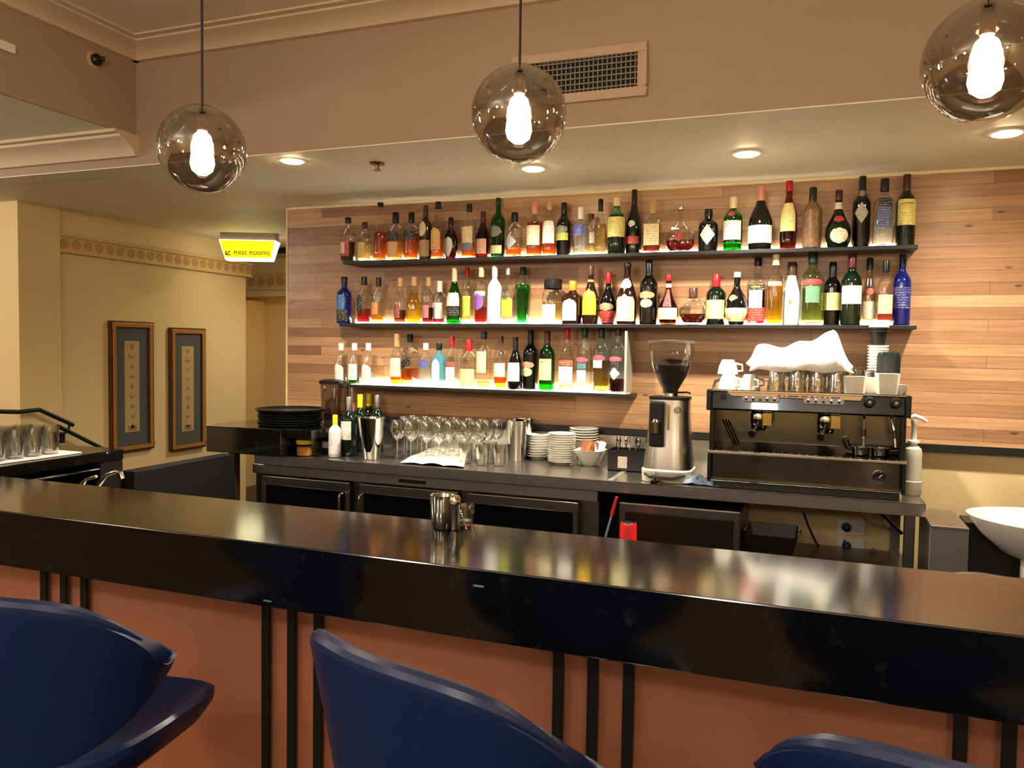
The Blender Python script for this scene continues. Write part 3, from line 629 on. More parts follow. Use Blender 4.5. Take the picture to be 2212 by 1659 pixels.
# ================================================================== BACK COUNTER
CZ=.94; CFY=3.39; XL=-2.72; XR=.43
t=thing('back_counter','long stainless steel bench top under the bottle shelves','counter',((XL+XR)/2,0,CZ))
w=(XR-XL)/2
MB().box(-w,w,CFY,WY-.003,-.004,0).box(-w,w,CFY,CFY+.004,-.05,0).box(w-.004,w,CFY,WY-.003,-.05,0).build('worktop',STEEL,t,smooth=False,bevel=.003)
MB().box(-w,w,WY-.012,WY-.003,0,.135).build('splashback',STEEL,t,smooth=False)
MB().box(-.012,.012,CFY+.004,WY-.02,.0003,.0012).build('bench_joint',mat('bright_joint_strip',(225,222,210),.3,.8),t,loc=(onZ(1330,1030,CZ).x-(XL+XR)/2,0,0),smooth=False)
for lx in (w-.05,):
    MB().box(lx-.019,lx+.019,CFY+.02,CFY+.058,-CZ,-.05).build('leg',DSTEEL,t,smooth=False,bevel=.003)
    MB().box(lx-.019,lx+.019,WY-.08,WY-.042,-CZ,-.05).build('leg',DSTEEL,t,smooth=False,bevel=.003)
MB().tube([(w-.2,WY-.1,-.06),(w-.06,CFY+.2,-.16)],.008).build('brace',DSTEEL,t)
BENCH=t
# under-counter fridges: three glass doors
xs=[onZ(v,1060,.90).x for v in ()]
def fx(px,py): return onY(px,py,CFY+.03).x
f0=fx(545,1020); f1=fx(1290,1110)
t=thing('bar_fridge','steel under-counter fridge with three black glass doors','fridge',((f0+f1)/2,CFY+.03,.0))
w=(f1-f0)/2; cx_=(f0+f1)/2
MB().box(-w,w,.03,.55,.08,.885).build('body',DSTEEL,t,smooth=False,bevel=.003)
MB().box(-w,w,.0,.03,.835,.885).build('top_rail',steel('fridge_steel',(196,190,178),.3),t,smooth=False,bevel=.003)
a=fx(862,1030)-cx_; b=fx(920,1040)-cx_
MB().box(a,b,-.003,0,.85,.868).build('control_display',BLACK,t,smooth=False)
for (pa,pb,hx) in ((572,757,745),(782,990,787),(1018,1250,1024)):
    a=fx(pa,1050)-cx_; b=fx(pb,1060)-cx_
    d=MB().box(a,b,-.012,.028,.1,.828).build('door',mat('black_door_glass',(7,7,8),.06,coat=.5),t,smooth=False,bevel=.004)
    mb=MB(); mb.box(a-.003,b+.003,-.02,-.0125,.785,.828); mb.box(a-.003,a+.02,-.02,-.0125,.1,.785); mb.box(b-.02,b+.003,-.02,-.0125,.1,.785)
    mb.build('door_frame',steel('door_frame_steel',(220,215,204),.2),d,smooth=False,bevel=.002)
    h=fx(hx,1080)-cx_
    MB().tube([(h,-.02,.775),(h,-.05,.77),(h,-.055,.75),(h,-.055,.58),(h,-.05,.56),(h,-.02,.555)],.0065,8).build('handle',CHROME,d)
# open bay at the right: shelf unit, tub, outlets, cables
x0=onY(1335,1150,3.45).x; x1=onY(1600,1150,3.45).x
t=thing('undercounter_ice_maker','dark steel box appliance under the coffee grinder end of the bench','appliance',((x0+x1)/2,3.45,0))
w=(x1-x0)/2
MB().box(-w,w,0,.5,.35,.84).build('cabinet',DSTEEL,t,smooth=False,bevel=.008)
MB().box(-w+.03,w-.03,-.006,0,.66,.80).build('front_panel',mat('charcoal_panel',(38,35,30),.35,.5),t,smooth=False,bevel=.004)
MB().box(-w+.02,w-.05,-.012,-.004,.60,.645).build('vent_slot',BLACKM,t,smooth=False,bevel=.002)
MB().box(-w,w,0,.5,.06,.35).build('lower_cabinet',BLACKM,t,smooth=False,bevel=.008)
MB().box(-w,w,-.01,.5,.65,.66).build('trim_band',steel('trim_band_steel',(140,132,118),.3),t,smooth=False)
a=onY(1614,1142,3.6); b=onY(1722,1190,3.6)
t=thing('bus_tub','black plastic tub with handles stored under the steel bench','tub',((a.x+b.x)/2,3.6,b.z-.05))
w=(b.x-a.x)/2; h=a.z-b.z+.05
MB().rings([[(-w*.72,-.1,0),(w*.72,-.1,0),(w*.72,.14,0),(-w*.72,.14,0)],[(-w,-.12,h),(w,-.12,h),(w,.16,h),(-w,.16,h)],[(-w*.95,-.11,h),(w*.95,-.11,h),(w*.95,.15,h),(-w*.95,.15,h)],[(-w*.7,-.09,.01),(w*.7,-.09,.01),(w*.7,.13,.01),(-w*.7,.13,.01)]]).build('tub_body',BLACK,t,smooth=False)
for s in (-1,1):
    MB().tube([(s*w*.96,-.03,h-.006),(s*(w+.012),-.03,h+.006),(s*(w+.012),.03,h+.006),(s*w*.96,.03,h-.006)],.004,6).build('handle',mat('olive_wire',(96,88,60),.4,.6),t)
o=MB().box(x1-(XL+XR)/2+.012,(XR-XL)/2-.02,CFY+.04,CFY+.6,b.z-.07-CZ,b.z-.052-CZ).build('lower_shelf',DSTEEL,BENCH,smooth=False)
t=None
for i,(py0,py1) in enumerate(((1122,1160),(1164,1200))):
    a=onY(1808,py0,WY-.0); b=onY(1868,py1,WY-.0)
    q=thing('power_outlet',('upper' if i==0 else 'lower')+' white power outlet with black plug, on the wall under the bench','power outlet',((a.x+b.x)/2,WY+.03,(a.z+b.z)/2))
    w=(b.x-a.x)/2; h=(a.z-b.z)/2
    MB().box(-w,w,-.012,-.0,-h,h).build('cover_plate',WHITEP,q,smooth=False,bevel=.003)
    MB().lathe([(0,0),(.022,0),(.018,.03),(.008,.035),(0,.036)],14).build('plug',BLACK,q,loc=(-w*.3,-.012,0),rot=(PI/2,0,0))
def cable(px,label,r=.005,col=BLACK,Y=3.95):
    o=MB().tube([onY(x,y,Y-i*.01*0) for i,(x,y) in enumerate(px)],r,8).build('cable',col); tag(o,label,'cable')
def spl(p,n=6):
    out=[]
    for i in range(len(p)-1):
        p0=p[max(0,i-1)];p1=p[i];p2=p[i+1];p3=p[min(len(p)-1,i+2)]
        for k in range(n):
            t=k/n; out.append(tuple(.5*((2*b)+(-a+c)*t+(2*a-5*b+4*c-d)*t*t+(-a+3*b-3*c+d)*t**3) for a,b,c,d in zip(p0,p1,p2,p3)))
    out.append(p[-1]); return out
cable(spl([(1735,1105),(1748,1140),(1765,1175),(1785,1194),(1810,1196),(1826,1184)]),'black cable looping from the bench to the lower power outlet')
cable(spl([(1862,1115),(1880,1130),(1925,1145),(1940,1150)]),'pale hose sloping under the right end of the steel bench',.006,mat('pale_hose',(170,165,150),.4))
cable(spl([(1824,1165),(1823,1200),(1824,1260)]),'black cable hanging straight down from the lower power outlet',.004)
cable(spl([(1870,1250),(1878,1195),(1890,1188),(1900,1215),(1905,1250)]),'small grey cable loop low on the wall right of the outlets',.004,mat('grey_hose',(110,106,96),.5))
# red brush / red bottle
p=onY(1315,1160,3.3)
Bz=.60
a=onY(1330,1082,3.3); b=onY(1308,1160,3.3); d=b+(b-a)*(b.z/(a.z-b.z))
t=thing('cleaning_brush','pale blue handled brush with red tip leaning beside the ice maker','brush',d)
MB().tube([(0,0,0),tuple(a-d)],.0045,8).build('handle',mat('pale_blue_plastic',(120,132,150),.4),t)
MB().tube([tuple((a-d)*.93),tuple((a-d)*1.02)],[.008,.006],10).build('red_tip',mat('red_plastic',(190,40,32),.4),t)
a=onY(1340,1128,3.25); b=onY(1375,1165,3.25); w=(b.x-a.x)/2
t=thing('red_canister','small red canister under the bench in front of the ice maker','canister',((a.x+b.x)/2,3.25,0))
MB().lathe([(0,a.z-.45),(w,a.z-.45),(w,a.z-.012),(w*.9,a.z),(0,a.z)],20,cap0=False,cap1=False).build('can_body',mat('red_canister_paint',(220,36,34),.35),t)
MB().lathe([(0,0),(w*1.2,0),(w*1.2,a.z-.45),(0,a.z-.45)],16,cap0=False,cap1=False).build('stand',BLACKM,t)
MB().lathe([(0,a.z),(w*.8,a.z),(w*.7,a.z+.004),(0,a.z+.004)],16,cap0=False,cap1=False).build('lid',BLACK,t)
# right: low steel bench, panel, basin
BZ=.885
t=thing('side_bench','low stainless bench with a dark front panel beside the white basin','bench',(.75,0,BZ))
MB().box(-.315,-.19,3.27,3.62,-.012,0).build('bench_top',STEEL,t,smooth=False,bevel=.002)
MB().box(-.315,-.19,3.275,3.3,-BZ,-.012).build('front_panel',mat('grey_steel_panel',(150,150,146),.34,.6),t,smooth=False)
MB().box(-.315,-.3,3.3,3.6,-BZ,-.012).build('side_panel',DSTEEL,t,smooth=False)
c=onZ(2245,1135,.95)
t=thing('wash_basin','white ceramic wash basin at the right edge, past the steel bench','basin',(.815,3.27,.945))
def ell(a,b,z,n=40): return [(a*cos(2*PI*k/n),b*sin(2*PI*k/n)*(1 if sin(2*PI*k/n)<0 else .72),z) for k in range(n)]
MB().rings([ell(.08,.07,-.16),ell(.15,.14,-.13),ell(.22,.21,-.07),ell(.262,.262,-.012),ell(.268,.268,0),ell(.25,.25,0),ell(.235,.235,-.014),ell(.18,.17,-.07),ell(.1,.09,-.1)]).build('bowl',WHITE,t)
MB().tube([(.16,.15,0),(.16,.15,.07),(.13,.1,.09),(.1,.03,.08)],.012,12).build('tap',CHROME,t)
MB().rings([ell(.1,.1,-.045-.885),ell(.09,.09,-.15)]).build('pedestal',WHITE,t)
MB().box(-.235,.8,.2,.345,-.945,-.075).build('dark_backing_box',mat('charcoal_backing',(34,33,30),.4),t,smooth=False,bevel=.003)  # dark box added to fill the dark space below the basin
# ------------------------------------------------------------------ black raised block with trays
KZ=onY(445,918,3.35).z; KB=onY(445,975,3.35).z; kx0=-3.0; kx1=-2.36
t=thing('raised_bar_ledge','raised black ledge at the left end of the steel bench, under the tray stack','ledge',(kx0,3.35,KB))
hh=KZ-KB; w1=onY(606,940,3.35).x-kx0
MB().box(0,w1,0,.36,0,hh).build('ledge_box',STONE,t,smooth=False,bevel=.002)
MB().box(w1+.0005,kx1-kx0,0.03,.36,hh-.045,hh).build('ledge_shelf',STONE,t,smooth=False,bevel=.002)
px=onY(512,1000,3.42)
MB().box(px.x-kx0-.02,px.x-kx0+.02,.03,.07,-KB,0).build('support_post',mat('brown_post',(64,38,28),.4),t,smooth=False)
MB().box(px.x-kx0-.024,px.x-kx0-.006,.018,.0295,-.33,-.09).build('metal_strip',mat('pale_strip_metal',(150,146,136),.3,.8),t,smooth=False)
tx=onZ(628,885,KZ); 
for i in range(7):
    R=.17 if i<6 else .185
    o=MB().lathe([(0,0),(R*.93,0),(R,.012),(R,.015),(R*.985,.015),(R*.92,.003),(0,.003)],40,cap0=False,cap1=False).build('round_tray',mat('black_tray',(11,15,17),.32))
    o.location=(onY(628,885,3.55).x+.006*random.uniform(-1,1)*(i<6),3.55,KZ+.0006+i*.0128); 
    tag(o,'round black serving tray in the stack on the raised ledge' if i<6 else 'topmost round black serving tray, slightly wider than the stack below','tray','round trays stacked on the ledge')
for o in [o for o in COL.objects if o.name.startswith('round_tray')][:6]: pass
# small things by the ledge
p=onZ(653,985,CZ)
t=thing('garnish_jar','short jar of orange yellow garnish with yellow lid beside the ledge','jar',(p.x,p.y+.02,CZ+.001))
MB().lathe([(0,0),(.04,0),(.043,.006),(.043,.055),(.038,.06)],24,cap0=False,cap1=False).build('glass_body',CLEAR,t)
MB().lathe([(0,.003),(.039,.003),(.039,.045),(0,.045)],20,cap0=False,cap1=False).build('garnish',mat('orange_garnish',(200,130,30),.5,noise=.6,nscale=90),t)
MB().lathe([(0,.061),(.044,.061),(.044,.08),(.04,.084),(0,.084)],24,cap0=False,cap1=False).build('lid',mat('yellow_lid',(216,180,40),.4),t)
a=onY(612,926,3.62); b=onY(642,960,3.62)
o=MB().box(a.x,b.x,3.62,3.624,CZ+.001,a.z).build('small_card',mat('grey_card',(150,148,128),.5),smooth=False); tag(o,'small grey card standing under the ledge shelf','card')
p=onZ(705,985,CZ)
t=thing('receipt_printer','black receipt printer with white paper behind the small white bottle','printer',(p.x-.02,3.66,CZ+.001))
MB().box(-.07,.08,-.08,.08,0,.085).build('printer_body',BLACK,t,smooth=False,bevel=.008)
MB().rings([[(-.055,-.085+.02*math.cos(k*PI/6)*0,.03),(.06,-.085,.03),(.06,-.09,.06),(-.055,-.09,.06)],[(-.055,.0,.088),(.06,.0,.088),(.06,.0,.094),(-.055,.0,.094)]]).build('paper',mat('grey_paper',(196,190,196),.6),t,smooth=False)
# blender jug
p=onY(716,900,3.86)
t=thing('blender','blender jug with black lid standing left of the wine bottles','blender',(p.x,3.86,CZ+.001))
zt_=onY(718,822,3.86).z-CZ
MB().box(-.07,.07,-.07,.07,0,.09).build('motor_base',BLACK,t,smooth=False,bevel=.015)
MB().lathe([(.045,.1),(.05,.11),(.062,zt_-.03),(.064,zt_-.02)],24,cap0=False,cap1=False).build('jug',shell('smoky_jug',(.6,.56,.52),gloss=.07),t)
MB().lathe([(0,zt_-.02),(.07,zt_-.02),(.071,zt_-.002),(.05,zt_+.006),(0,zt_+.008)],24,cap0=False,cap1=False).build('lid',BLACK,t)
MB().tube([(.06,0,zt_-.03),(.1,0,zt_-.04),(.1,0,.17),(.055,0,.13)],.01,8).build('handle',BLACK,t)
def cbot(px,pytop,pybot,w,shape,glass,liq,lv,cap,cl,labs,desc,**kw):
    g=onZ(px,pybot,CZ); Y=g.y+ (w/2/F*3.7); p=onY(px,pytop,Y); dist=(p-CAM).dot(fv)
    bottle(p.x,Y,CZ+.001,p.z-CZ-.006,w/2*dist/F,shape,glass,liq,lv,cap,cl,labs,desc,**kw)
cbot(724,896,989,27,'spirit','frost',None,0,'yellow',.22,[L('r',(236,226,220),.08,.62,80)],'small white labelled bottle with yellow neck beside the receipt printer')
cbot(754,857,986,34,'wine','dgreen',None,0,'grey',.24,[L('r',(226,216,200),.28,.6,66)],'wine bottle with grey capsule and large cream label on the bench',name='wine_bottle',cat='bottle')
cbot(778,852,976,30,'wine','dgreen',None,0,'yellow',.24,[],'left wine bottle with bright yellow capsule on the bench',name='wine_bottle')
cbot(797,850,966,30,'wine','dgreen',None,0,'yellow',.24,[],'right wine bottle with bright yellow capsule on the bench',name='wine_bottle')
cbot(815,853,977,30,'wine','dgreen',None,0,'grey',.2,[L('r',(200,190,170),.3,.5,60)],'dark wine bottle with grey capsule, nearest the wine glasses',name='wine_bottle')
def steelcup(px,pybot,pytop,wt,wb,label,name='cocktail_shaker_tin',spoon=False):
    g=onZ(px,pybot,CZ); Y=g.y+.03; zt=onY(px,pytop,Y).z-CZ; dist=(Vector((g.x,Y,1))-CAM).dot(fv); k=dist/F/2
    t=thing(name,label,'shaker tin' if 'shaker' in name else 'cup',(onY(px,pybot-30,Y).x,Y,CZ+.001))
    MB().lathe([(0,0),(wb*k,0),(wb*k*1.02,.006),(wt*k,zt-.004),(wt*k*1.03,zt),(wt*k*.98,zt-.002),(wb*k*.96,.008),(0,.008)],32,cap0=False,cap1=False).build('tin_body',CHROME,t)
    return t,zt,wt*k
t,zt,rr=steelcup(802,993,902,58,36,'shiny steel ice bucket between the wine bottles and the wine glasses','ice_bucket')
t['category']='ice bucket'
t,zt,rr=steelcup(1116,997,908,50,36,'polished steel shaker tin between the wine glasses and white plates')
t2=dup(t,(t.location.x-.012,t.location.y+.108,CZ+.001),label='second polished steel tin just behind and right of the shaker tin')
# wine glasses
wx0=onZ(845,1000,CZ).x; wx1=onZ(1075,960,CZ).x
def wineglass(label,h=.2,r=.038):
    t=thing('wine_glass',label,'wine glass',(0,0,0),group='wine glasses standing on the steel bench')
    MB().lathe([(0,.002),(.032,.001),(.033,.0025),(.006,.006),(.0035,.012),(.0035,.085),(.008,.092),(r*.75,.108),(r,.135),(r*.95,.165),(r*.8,h)],24,cap0=False,cap1=False).build('bowl_and_stem',WGLASS,t)
    return t
first=None
cols=9
for j in range(5):
    for i in range(cols):
        X=-2.08+i*.082+j*.012; Y=3.50+j*.092
        if X>-1.42: continue
        if j==0 and X>-1.98: continue
        if j==1 and X>-1.72: continue
        if X>-1.49 or (X<-1.99 and j<3): continue
        X+=random.uniform(-.004,.004); Y+=random.uniform(-.006,.006)
        if first is None: first=wineglass('clear stemmed wine glass standing in the cluster on the steel bench'); first.location=(X,Y,CZ+.001)
        else: dup(first,(X,Y,CZ+.001))
t=thing('rocks_glass','clear straight glass behind the cloth, between the wine glasses and shaker tin','glass',(0,0,0),group='straight glasses between the wine glasses and shaker tin')
MB().lathe([(0,.001),(.03,.001),(.031,.004),(.036,.1),(.0352,.1),(.0295,.008),(0,.008)],24,cap0=False,cap1=False).build('tumbler_body',WGLASS,t)
fr=t; t.location=(-1.50,3.58,CZ+.001)
for X,Y in ((-1.50,3.67),(-1.42,3.6),(-1.60,3.60)): dup(fr,(X,Y,CZ+.001))
# white cloth on bench
c=[onZ(*p,CZ) for p in ((862,1002),(1000,1012),(1010,975),(950,962))]
def clothf(u,v):
    a=c[0].lerp(c[1],u); b=c[3].lerp(c[2],u); p=a.lerp(b,v)
    z=.004+.007*abs(sin(u*9+v*4))*(.4+sin(v*7+u*3)**2)
    return (p.x,p.y+.01,CZ+z)
tag(MB().grid(clothf,28,18).build('bar_cloth',mat('white_linen',(236,226,204),.85,bump=.3,nscale=90),solid=.002,offset=1),'crumpled white cloth laid on the bench in front of the wine glasses','cloth')
# plates stacks
def stack(px,pybot,n,wpx,dz,what,group,zf=0,Yo=.05,shape='plate',names=None):
    g=onZ(px,pybot,CZ); Y=min(g.y+Yo,3.925); X=onY(px,pybot-15,Y).x; dist=(Vector((X,Y,1))-CAM).dot(fv); R=wpx/2*dist/F
    first=None
    for i in range(n):
        loc=(X+random.uniform(-.0015,.0015),Y,CZ+.001+zf+i*dz)
        if first is None:
            o=MB().lathe([(0,0),(R*.55,0),(R*.58,.003),(R*.97,dz*1.45),(R,dz*1.6),(R*.98,dz*1.65),(R*.56,.006),(0,.0055)],36,cap0=False,cap1=False).build(shape,WHITE)
            first=o; o.location=loc
        else:
            o=first.copy(); COL.objects.link(o); o.location=loc
        tag(o,what if i<n-1 else 'topmost of the '+group,'plate',group)
    return X,Y,R
X1,Y1,R1=stack(1163,992,9,52,.0135,'white side plate in the stack just right of the shaker tin','white side plates right of the shaker tin',0,.0,'side_plate')
X2,Y2,R2=stack(1213,1003,13,60,.0115,'white saucer low in the front middle stack beside the sachet bowl','white saucers in the front middle stack',0,.0,'saucer')
for i in range(5):
    o=MB().lathe([(0,0),(R2*.5,0),(R2*1.06,.014),(R2*1.08,.016),(R2*1.05,.017),(R2*.5,.004),(0,.004)],36,cap0=False,cap1=False).build('dessert_plate',WHITE) if i==0 else o.copy()
    if i: COL.objects.link(o)
    o.location=(X2+.075,3.91,CZ+.001+.105+i*.013)
    tag(o,'white dessert plate on the tall rear stack behind the saucers','plate','white dessert plates on the tall rear stack')
o=MB().lathe([(0,0),(R2*.5,0),(R2*.55,.105),(0,.105)],24,cap0=False,cap1=False).build('plate_riser',WHITE); o.location=(X2+.075,3.91,CZ+.001); tag(o,'white upturned pot under the rear dessert plates','pot')
# bowl of sachets
g=onZ(1275,1008,CZ); bx,by=onY(1275,990,g.y+.04).x,g.y+.04
t=thing('sachet_bowl','white fluted bowl holding sugar sachets on the steel bench','bowl',(bx,by,CZ+.001))
def sq(a,z,n=32,e=5):
    o=[]
    for k in range(n):
        th=2*PI*k/n; ca,sa=cos(th),sin(th); q=(abs(ca)**e+abs(sa)**e)**(-1/e); o.append((a*q*ca*(1+.012*cos(8*th*2)),a*q*sa,z))
    return o
MB().rings([sq(.036,0,e=2.5),sq(.045,.01,e=3),sq(.072,.075),sq(.074,.079),sq(.071,.079),sq(.04,.012,e=3)]).build('bowl_body',WHITE,t)
for i in range(16):
    br=i<11
    mb=MB().box(-.013,.013,-.0015,.0015,0,.074)
    o=mb.build('sugar_sachet',mat('brown_sachet',(150,92,54),.6,noise=.3) if br else mat('white_sachet',(226,222,224),.5),smooth=False)
    o.location=(bx-.05+(i if br else i-1)*.0072,by+random.uniform(-.02,.02),CZ+.05); o.rotation_euler=(random.uniform(-.3,.3),random.uniform(.1,.6) if br else random.uniform(.1,.5),random.uniform(-.9,.9))
    tag(o,('brown sugar sachet leaning in the white fluted bowl' if br else 'white sugar sachet at the right side of the white bowl'),'sachet','brown sachets in the bowl' if br else 'white sachets in the bowl')
# cutlery caddy
a=onY(1318,945,3.72); b=onY(1405,1000,3.72); w=(b.x-a.x)/2
t=thing('cutlery_caddy','black caddy with white label between the sachet bowl and the grinder','caddy',((a.x+b.x)/2,3.74,CZ+.001))
mb=MB(); h=.1
mb.box(-w,w,-.06,-.056,0,h).box(-w,w,.056,.06,0,h).box(-w,-w+.004,-.056,.056,0,h).box(w-.004,w,-.056,.056,0,h).box(-.002,.002,-.056,.056,0,h*.9).box(-w,w,-.06,.06,0,.004)
mb.build('caddy_body',BLACK,t,smooth=False)
MB().box(-w*.5,-w*.05,-.0615,-.0602,.015,.07).build('label_card',paper((230,214,190)),t,smooth=False)
for i in range(9):
    x=-w*.8+i*w*.19; tl=random.uniform(-.2,.2)
    q=thing('spoon' if i%2 else 'fork','steel cutlery piece standing in the black caddy','cutlery',((a.x+b.x)/2+x,3.74+random.uniform(-.03,.03),CZ+.008),group='cutlery in the caddy')
    q.rotation_euler=(random.uniform(-.1,.1),tl*.6,random.uniform(0,3))
    MB().tube([(0,0,0),(0,0,.12)],[.002,.003],6).build('handle',CHROME,q)
    MB().lathe([(0,.118),(.007,.124),(.009,.136),(.007,.15),(0,.156)],12,sy=.3,cap0=False,cap1=False).build('head',CHROME,q)
g=onZ(1378,1018,CZ)
t=thing('steel_beaker','small steel beaker with a pinkish rim left of the coffee grinder','beaker',(g.x,g.y+.02,CZ+.001))
MB().lathe([(0,0),(.026,0),(.03,.072),(.031,.074),(.028,.074),(.025,.006),(0,.006)],24,cap0=False,cap1=False).build('beaker_body',STEEL,t)
MB().lathe([(.0302,.066),(.032,.067),(.032,.078),(.029,.078)],24,cap0=False,cap1=False).build('rim_band',mat('pink_rim',(206,160,140),.4),t)
# ------------------------------------------------------------------ coffee grinder
GY=3.56
def gp(x,y): p=onY(x,y,GY); return p
gx=gp(1445,1000).x; base=CZ+.001
t=thing('coffee_grinder','tall chrome coffee grinder with a clear hopper of dark beans','coffee grinder',(gx,GY,base))
Z=lambda y: gp(1445,y).z-base
k=3.6/F
def rr_(w,d,z,e=4,n=28,dx=0,dy=0):
    o=[]
    for i in range(n):
        th=2*PI*i/n; ca,sa=cos(th),sin(th); q=(abs(ca)**e+abs(sa)**e)**(-1/e); o.append((dx+w*q*ca,dy+d*q*sa,z))
    return o
zb=Z(862)
MB().rings([rr_(.107,.12,0),rr_(.104,.115,Z(995)),rr_(.094,.1,Z(950)),rr_(.088,.09,Z(900)),rr_(.087,.085,zb)]).build('grinder_body',mat('satin_chrome',(186,183,174),.28,1),t)
MB().rings([rr_(.11,.13,.001),rr_(.112,.132,.05),rr_(.1,.12,.056)]).build('base_skirt',mat('ivory_enamel',(222,216,194),.25),t)
MB().rings([rr_(.09,.088,zb+.001),rr_(.09,.088,zb+.012),rr_(.06,.06,zb+.014)]).build('top_plate',BLACK,t)
MB().lathe([(.033,zb+.012),(.03,zb+.045),(.036,zb+.05)],24,cap0=False,cap1=False).build('neck_collar',CHROME,t)
z0=Z(845); z1=Z(740)
R=47*k
hp=[(.034,z0-.01),(.036,z0+.01),(R*.72,z0+(z1-z0)*.33),(R*.9,z0+(z1-z0)*.55),(R,z0+(z1-z0)*.78),(R*1.01,z1)]
MB().lathe(hp,36,cap0=False,cap1=False).build('bean_hopper',CLEAR,t)
MB().lathe([(0,z0-.008),(.032,z0-.008),(.034,z0+.01),(R*.70,z0+(z1-z0)*.33),(R*.87,z0+(z1-z0)*.54),(R*.7,z0+(z1-z0)*.64),(0,z0+(z1-z0)*.67)],36,cap0=False,cap1=False).build('coffee_beans',mat('coffee_bean_mass',(42,22,12),.45,noise=.7,nscale=160,bump=1.0),t)
t.children[-1]['kind']='stuff'
MB().lathe([(R*.99,z1-.004),(R*1.04,z1-.004),(R*1.04,z1+.008),(0,z1+.012)],36,cap0=False,cap1=False).build('hopper_lid',mat('grey_hopper_lid',(96,84,70),.3),t)
MB().box(-.07,-.005,-.13,-.082,Z(960),zb-.005).build('dosing_block',BLACK,t,smooth=False,bevel=.01)
MB().lathe([(0,0),(.024,0),(.022,.05),(.012,.06),(0,.06)],20).build('doser_cylinder',mat('dark_chrome',(110,108,104),.12,1),t,loc=(-.04,-.135,Z(930)))
MB().box(.004,.014,-.095,-.08,Z(960),zb-.02).build('brass_strip',mat('brass_strip',(190,160,90),.3,.8),t,smooth=False)
MB().lathe([(0,0),(.016,0),(.014,.016),(0,.016)],20).build('adjust_knob',CHROME,t,loc=(.045,-.088,Z(882)),rot=(PI/2,0,0))
MB().tube([(.03,0,zb+.03),(.075,-.01,zb+.034),(.09,-.01,zb+.028)],.004,8).build('hopper_lever',BLACK,t)
MB().prism([(-.09,-.115),(.09,-.115),(.05,-.2),(-.05,-.2)],.03,.04,'Z').build('portafilter_fork',DSTEEL,t,smooth=False)
# blue cloth
c0=onZ(1506,1045,CZ)
def bluef(u,v):
    a=(u-.5); b=(v-.5); r=math.hypot(a,b)
    return (c0.x+a*.2,c0.y-.0+b*.09,CZ+.003+.045*max(0,1-r*1.7)*(.6+.4*sin(a*22)*cos(b*19)))
tag(MB().grid(bluef,26,18).build('cleaning_cloth',mat('pale_blue_cloth',(150,172,205),.85,bump=.3,nscale=70),solid=.002,offset=1),'crumpled pale blue cloth between the grinder and the coffee machine','cloth')
g=onZ(1430,1040,CZ)
t=thing('tamper','small chrome tamper lying in front of the grinder','tamper',(gx-.03,GY-.155,base))
MB().lathe([(0,0),(.028,0),(.028,.01),(.01,.014),(.008,.03),(.014,.045),(0,.05)],20,cap0=False,cap1=False).build('tamper_body',CHROME,t)
# ------------------------------------------------------------------ ESPRESSO MACHINE
MY=3.42
def m(x,y,Y=MY): return onY(x,y,Y)
mx=(m(1535,1000).x+m(1950,1000).x)/2
t=thing('espresso_machine','large two-group stainless espresso machine on the steel bench','coffee machine',(mx,MY,CZ+.001)); EM=t
def loc(x,y,Y=MY): p=m(x,y,Y); return Vector((p.x-mx,Y-MY,p.z-CZ-.001))
hw=(m(1950,950).x-m(1535,950).x)/2
zt=loc(1750,850).z; zp=loc(1750,893).z; zd=loc(1750,985).z; zb=loc(1750,1055).z
hwt=(m(1967,860).x-m(1525,860).x)/2
DARKM=mat('machine_dark_gloss',(34,38,42),.15,.7,coat=.4)
MS=steel('machine_steel',(128,124,114),.18,sx=4,sz=4)
MB().box(-hw,hw,.15,.46,zb,zt-.004).build('rear_body',MS,t,smooth=False,bevel=.006)
for s in (-1,1): MB().box(s*hw-.011,s*hw+.011,.02,.46,zb,zt-.004).build('side_panel',mat('machine_side',(60,58,54),.25,.8),t,smooth=False,bevel=.006)
MB().prism([(0,zp+.004),(.02,zp-.002),(.15,zp-.002),(.15,zt),(.012,zt)],-hwt+.02,hwt-.02,'X').build('upper_fascia',DARKM,t,smooth=False,bevel=.003)
for s in (-1,1): MB().box(s*(hwt-.01)-.0105,s*(hwt-.01)+.0105,-.008,.46,zp-.003,zt+.003).build('end_cap',BLACK,t,smooth=False,bevel=.004)
MB().box(-hwt+.0,hwt,-.004,.46,zt-.003,zt+.004).build('cup_tray',CHROME,t,smooth=False,bevel=.002)
mb=MB()
for s in (-1,1): mb.tube([(s*(hw),.0,zt),(s*(hw-.0),.1,zt+.035),(s*hw,.44,zt+.035)],.006,8)
mb.tube([(-hw,.44,zt+.035),(hw,.44,zt+.035)],.006,8)
mb.build('cup_rail',DSTEEL,t)
a=loc(1572,843); b=loc(1858,862)
MB().prism([(a.x,zt-.006),(b.x+.01,zt-.006),(b.x,zt-.022),(a.x+.02,zt-.02)],-.009,.004,'Y').build('name_strip',mat('copper_name_strip',(226,190,150),.3,.35),t,smooth=False)
mb=MB(); xx=loc(1680,845).x
random.seed(5)
while xx<loc(1815,850).x:
    wv=random.uniform(.003,.006); mb.box(xx,xx+wv,-.0102,-.0092,zt-.0165,zt-.0105); xx+=wv+(.0015 if random.random()<.85 else .012)
mb.build('strip_lettering',mat('dark_print',(60,40,28),.5),t,smooth=False)
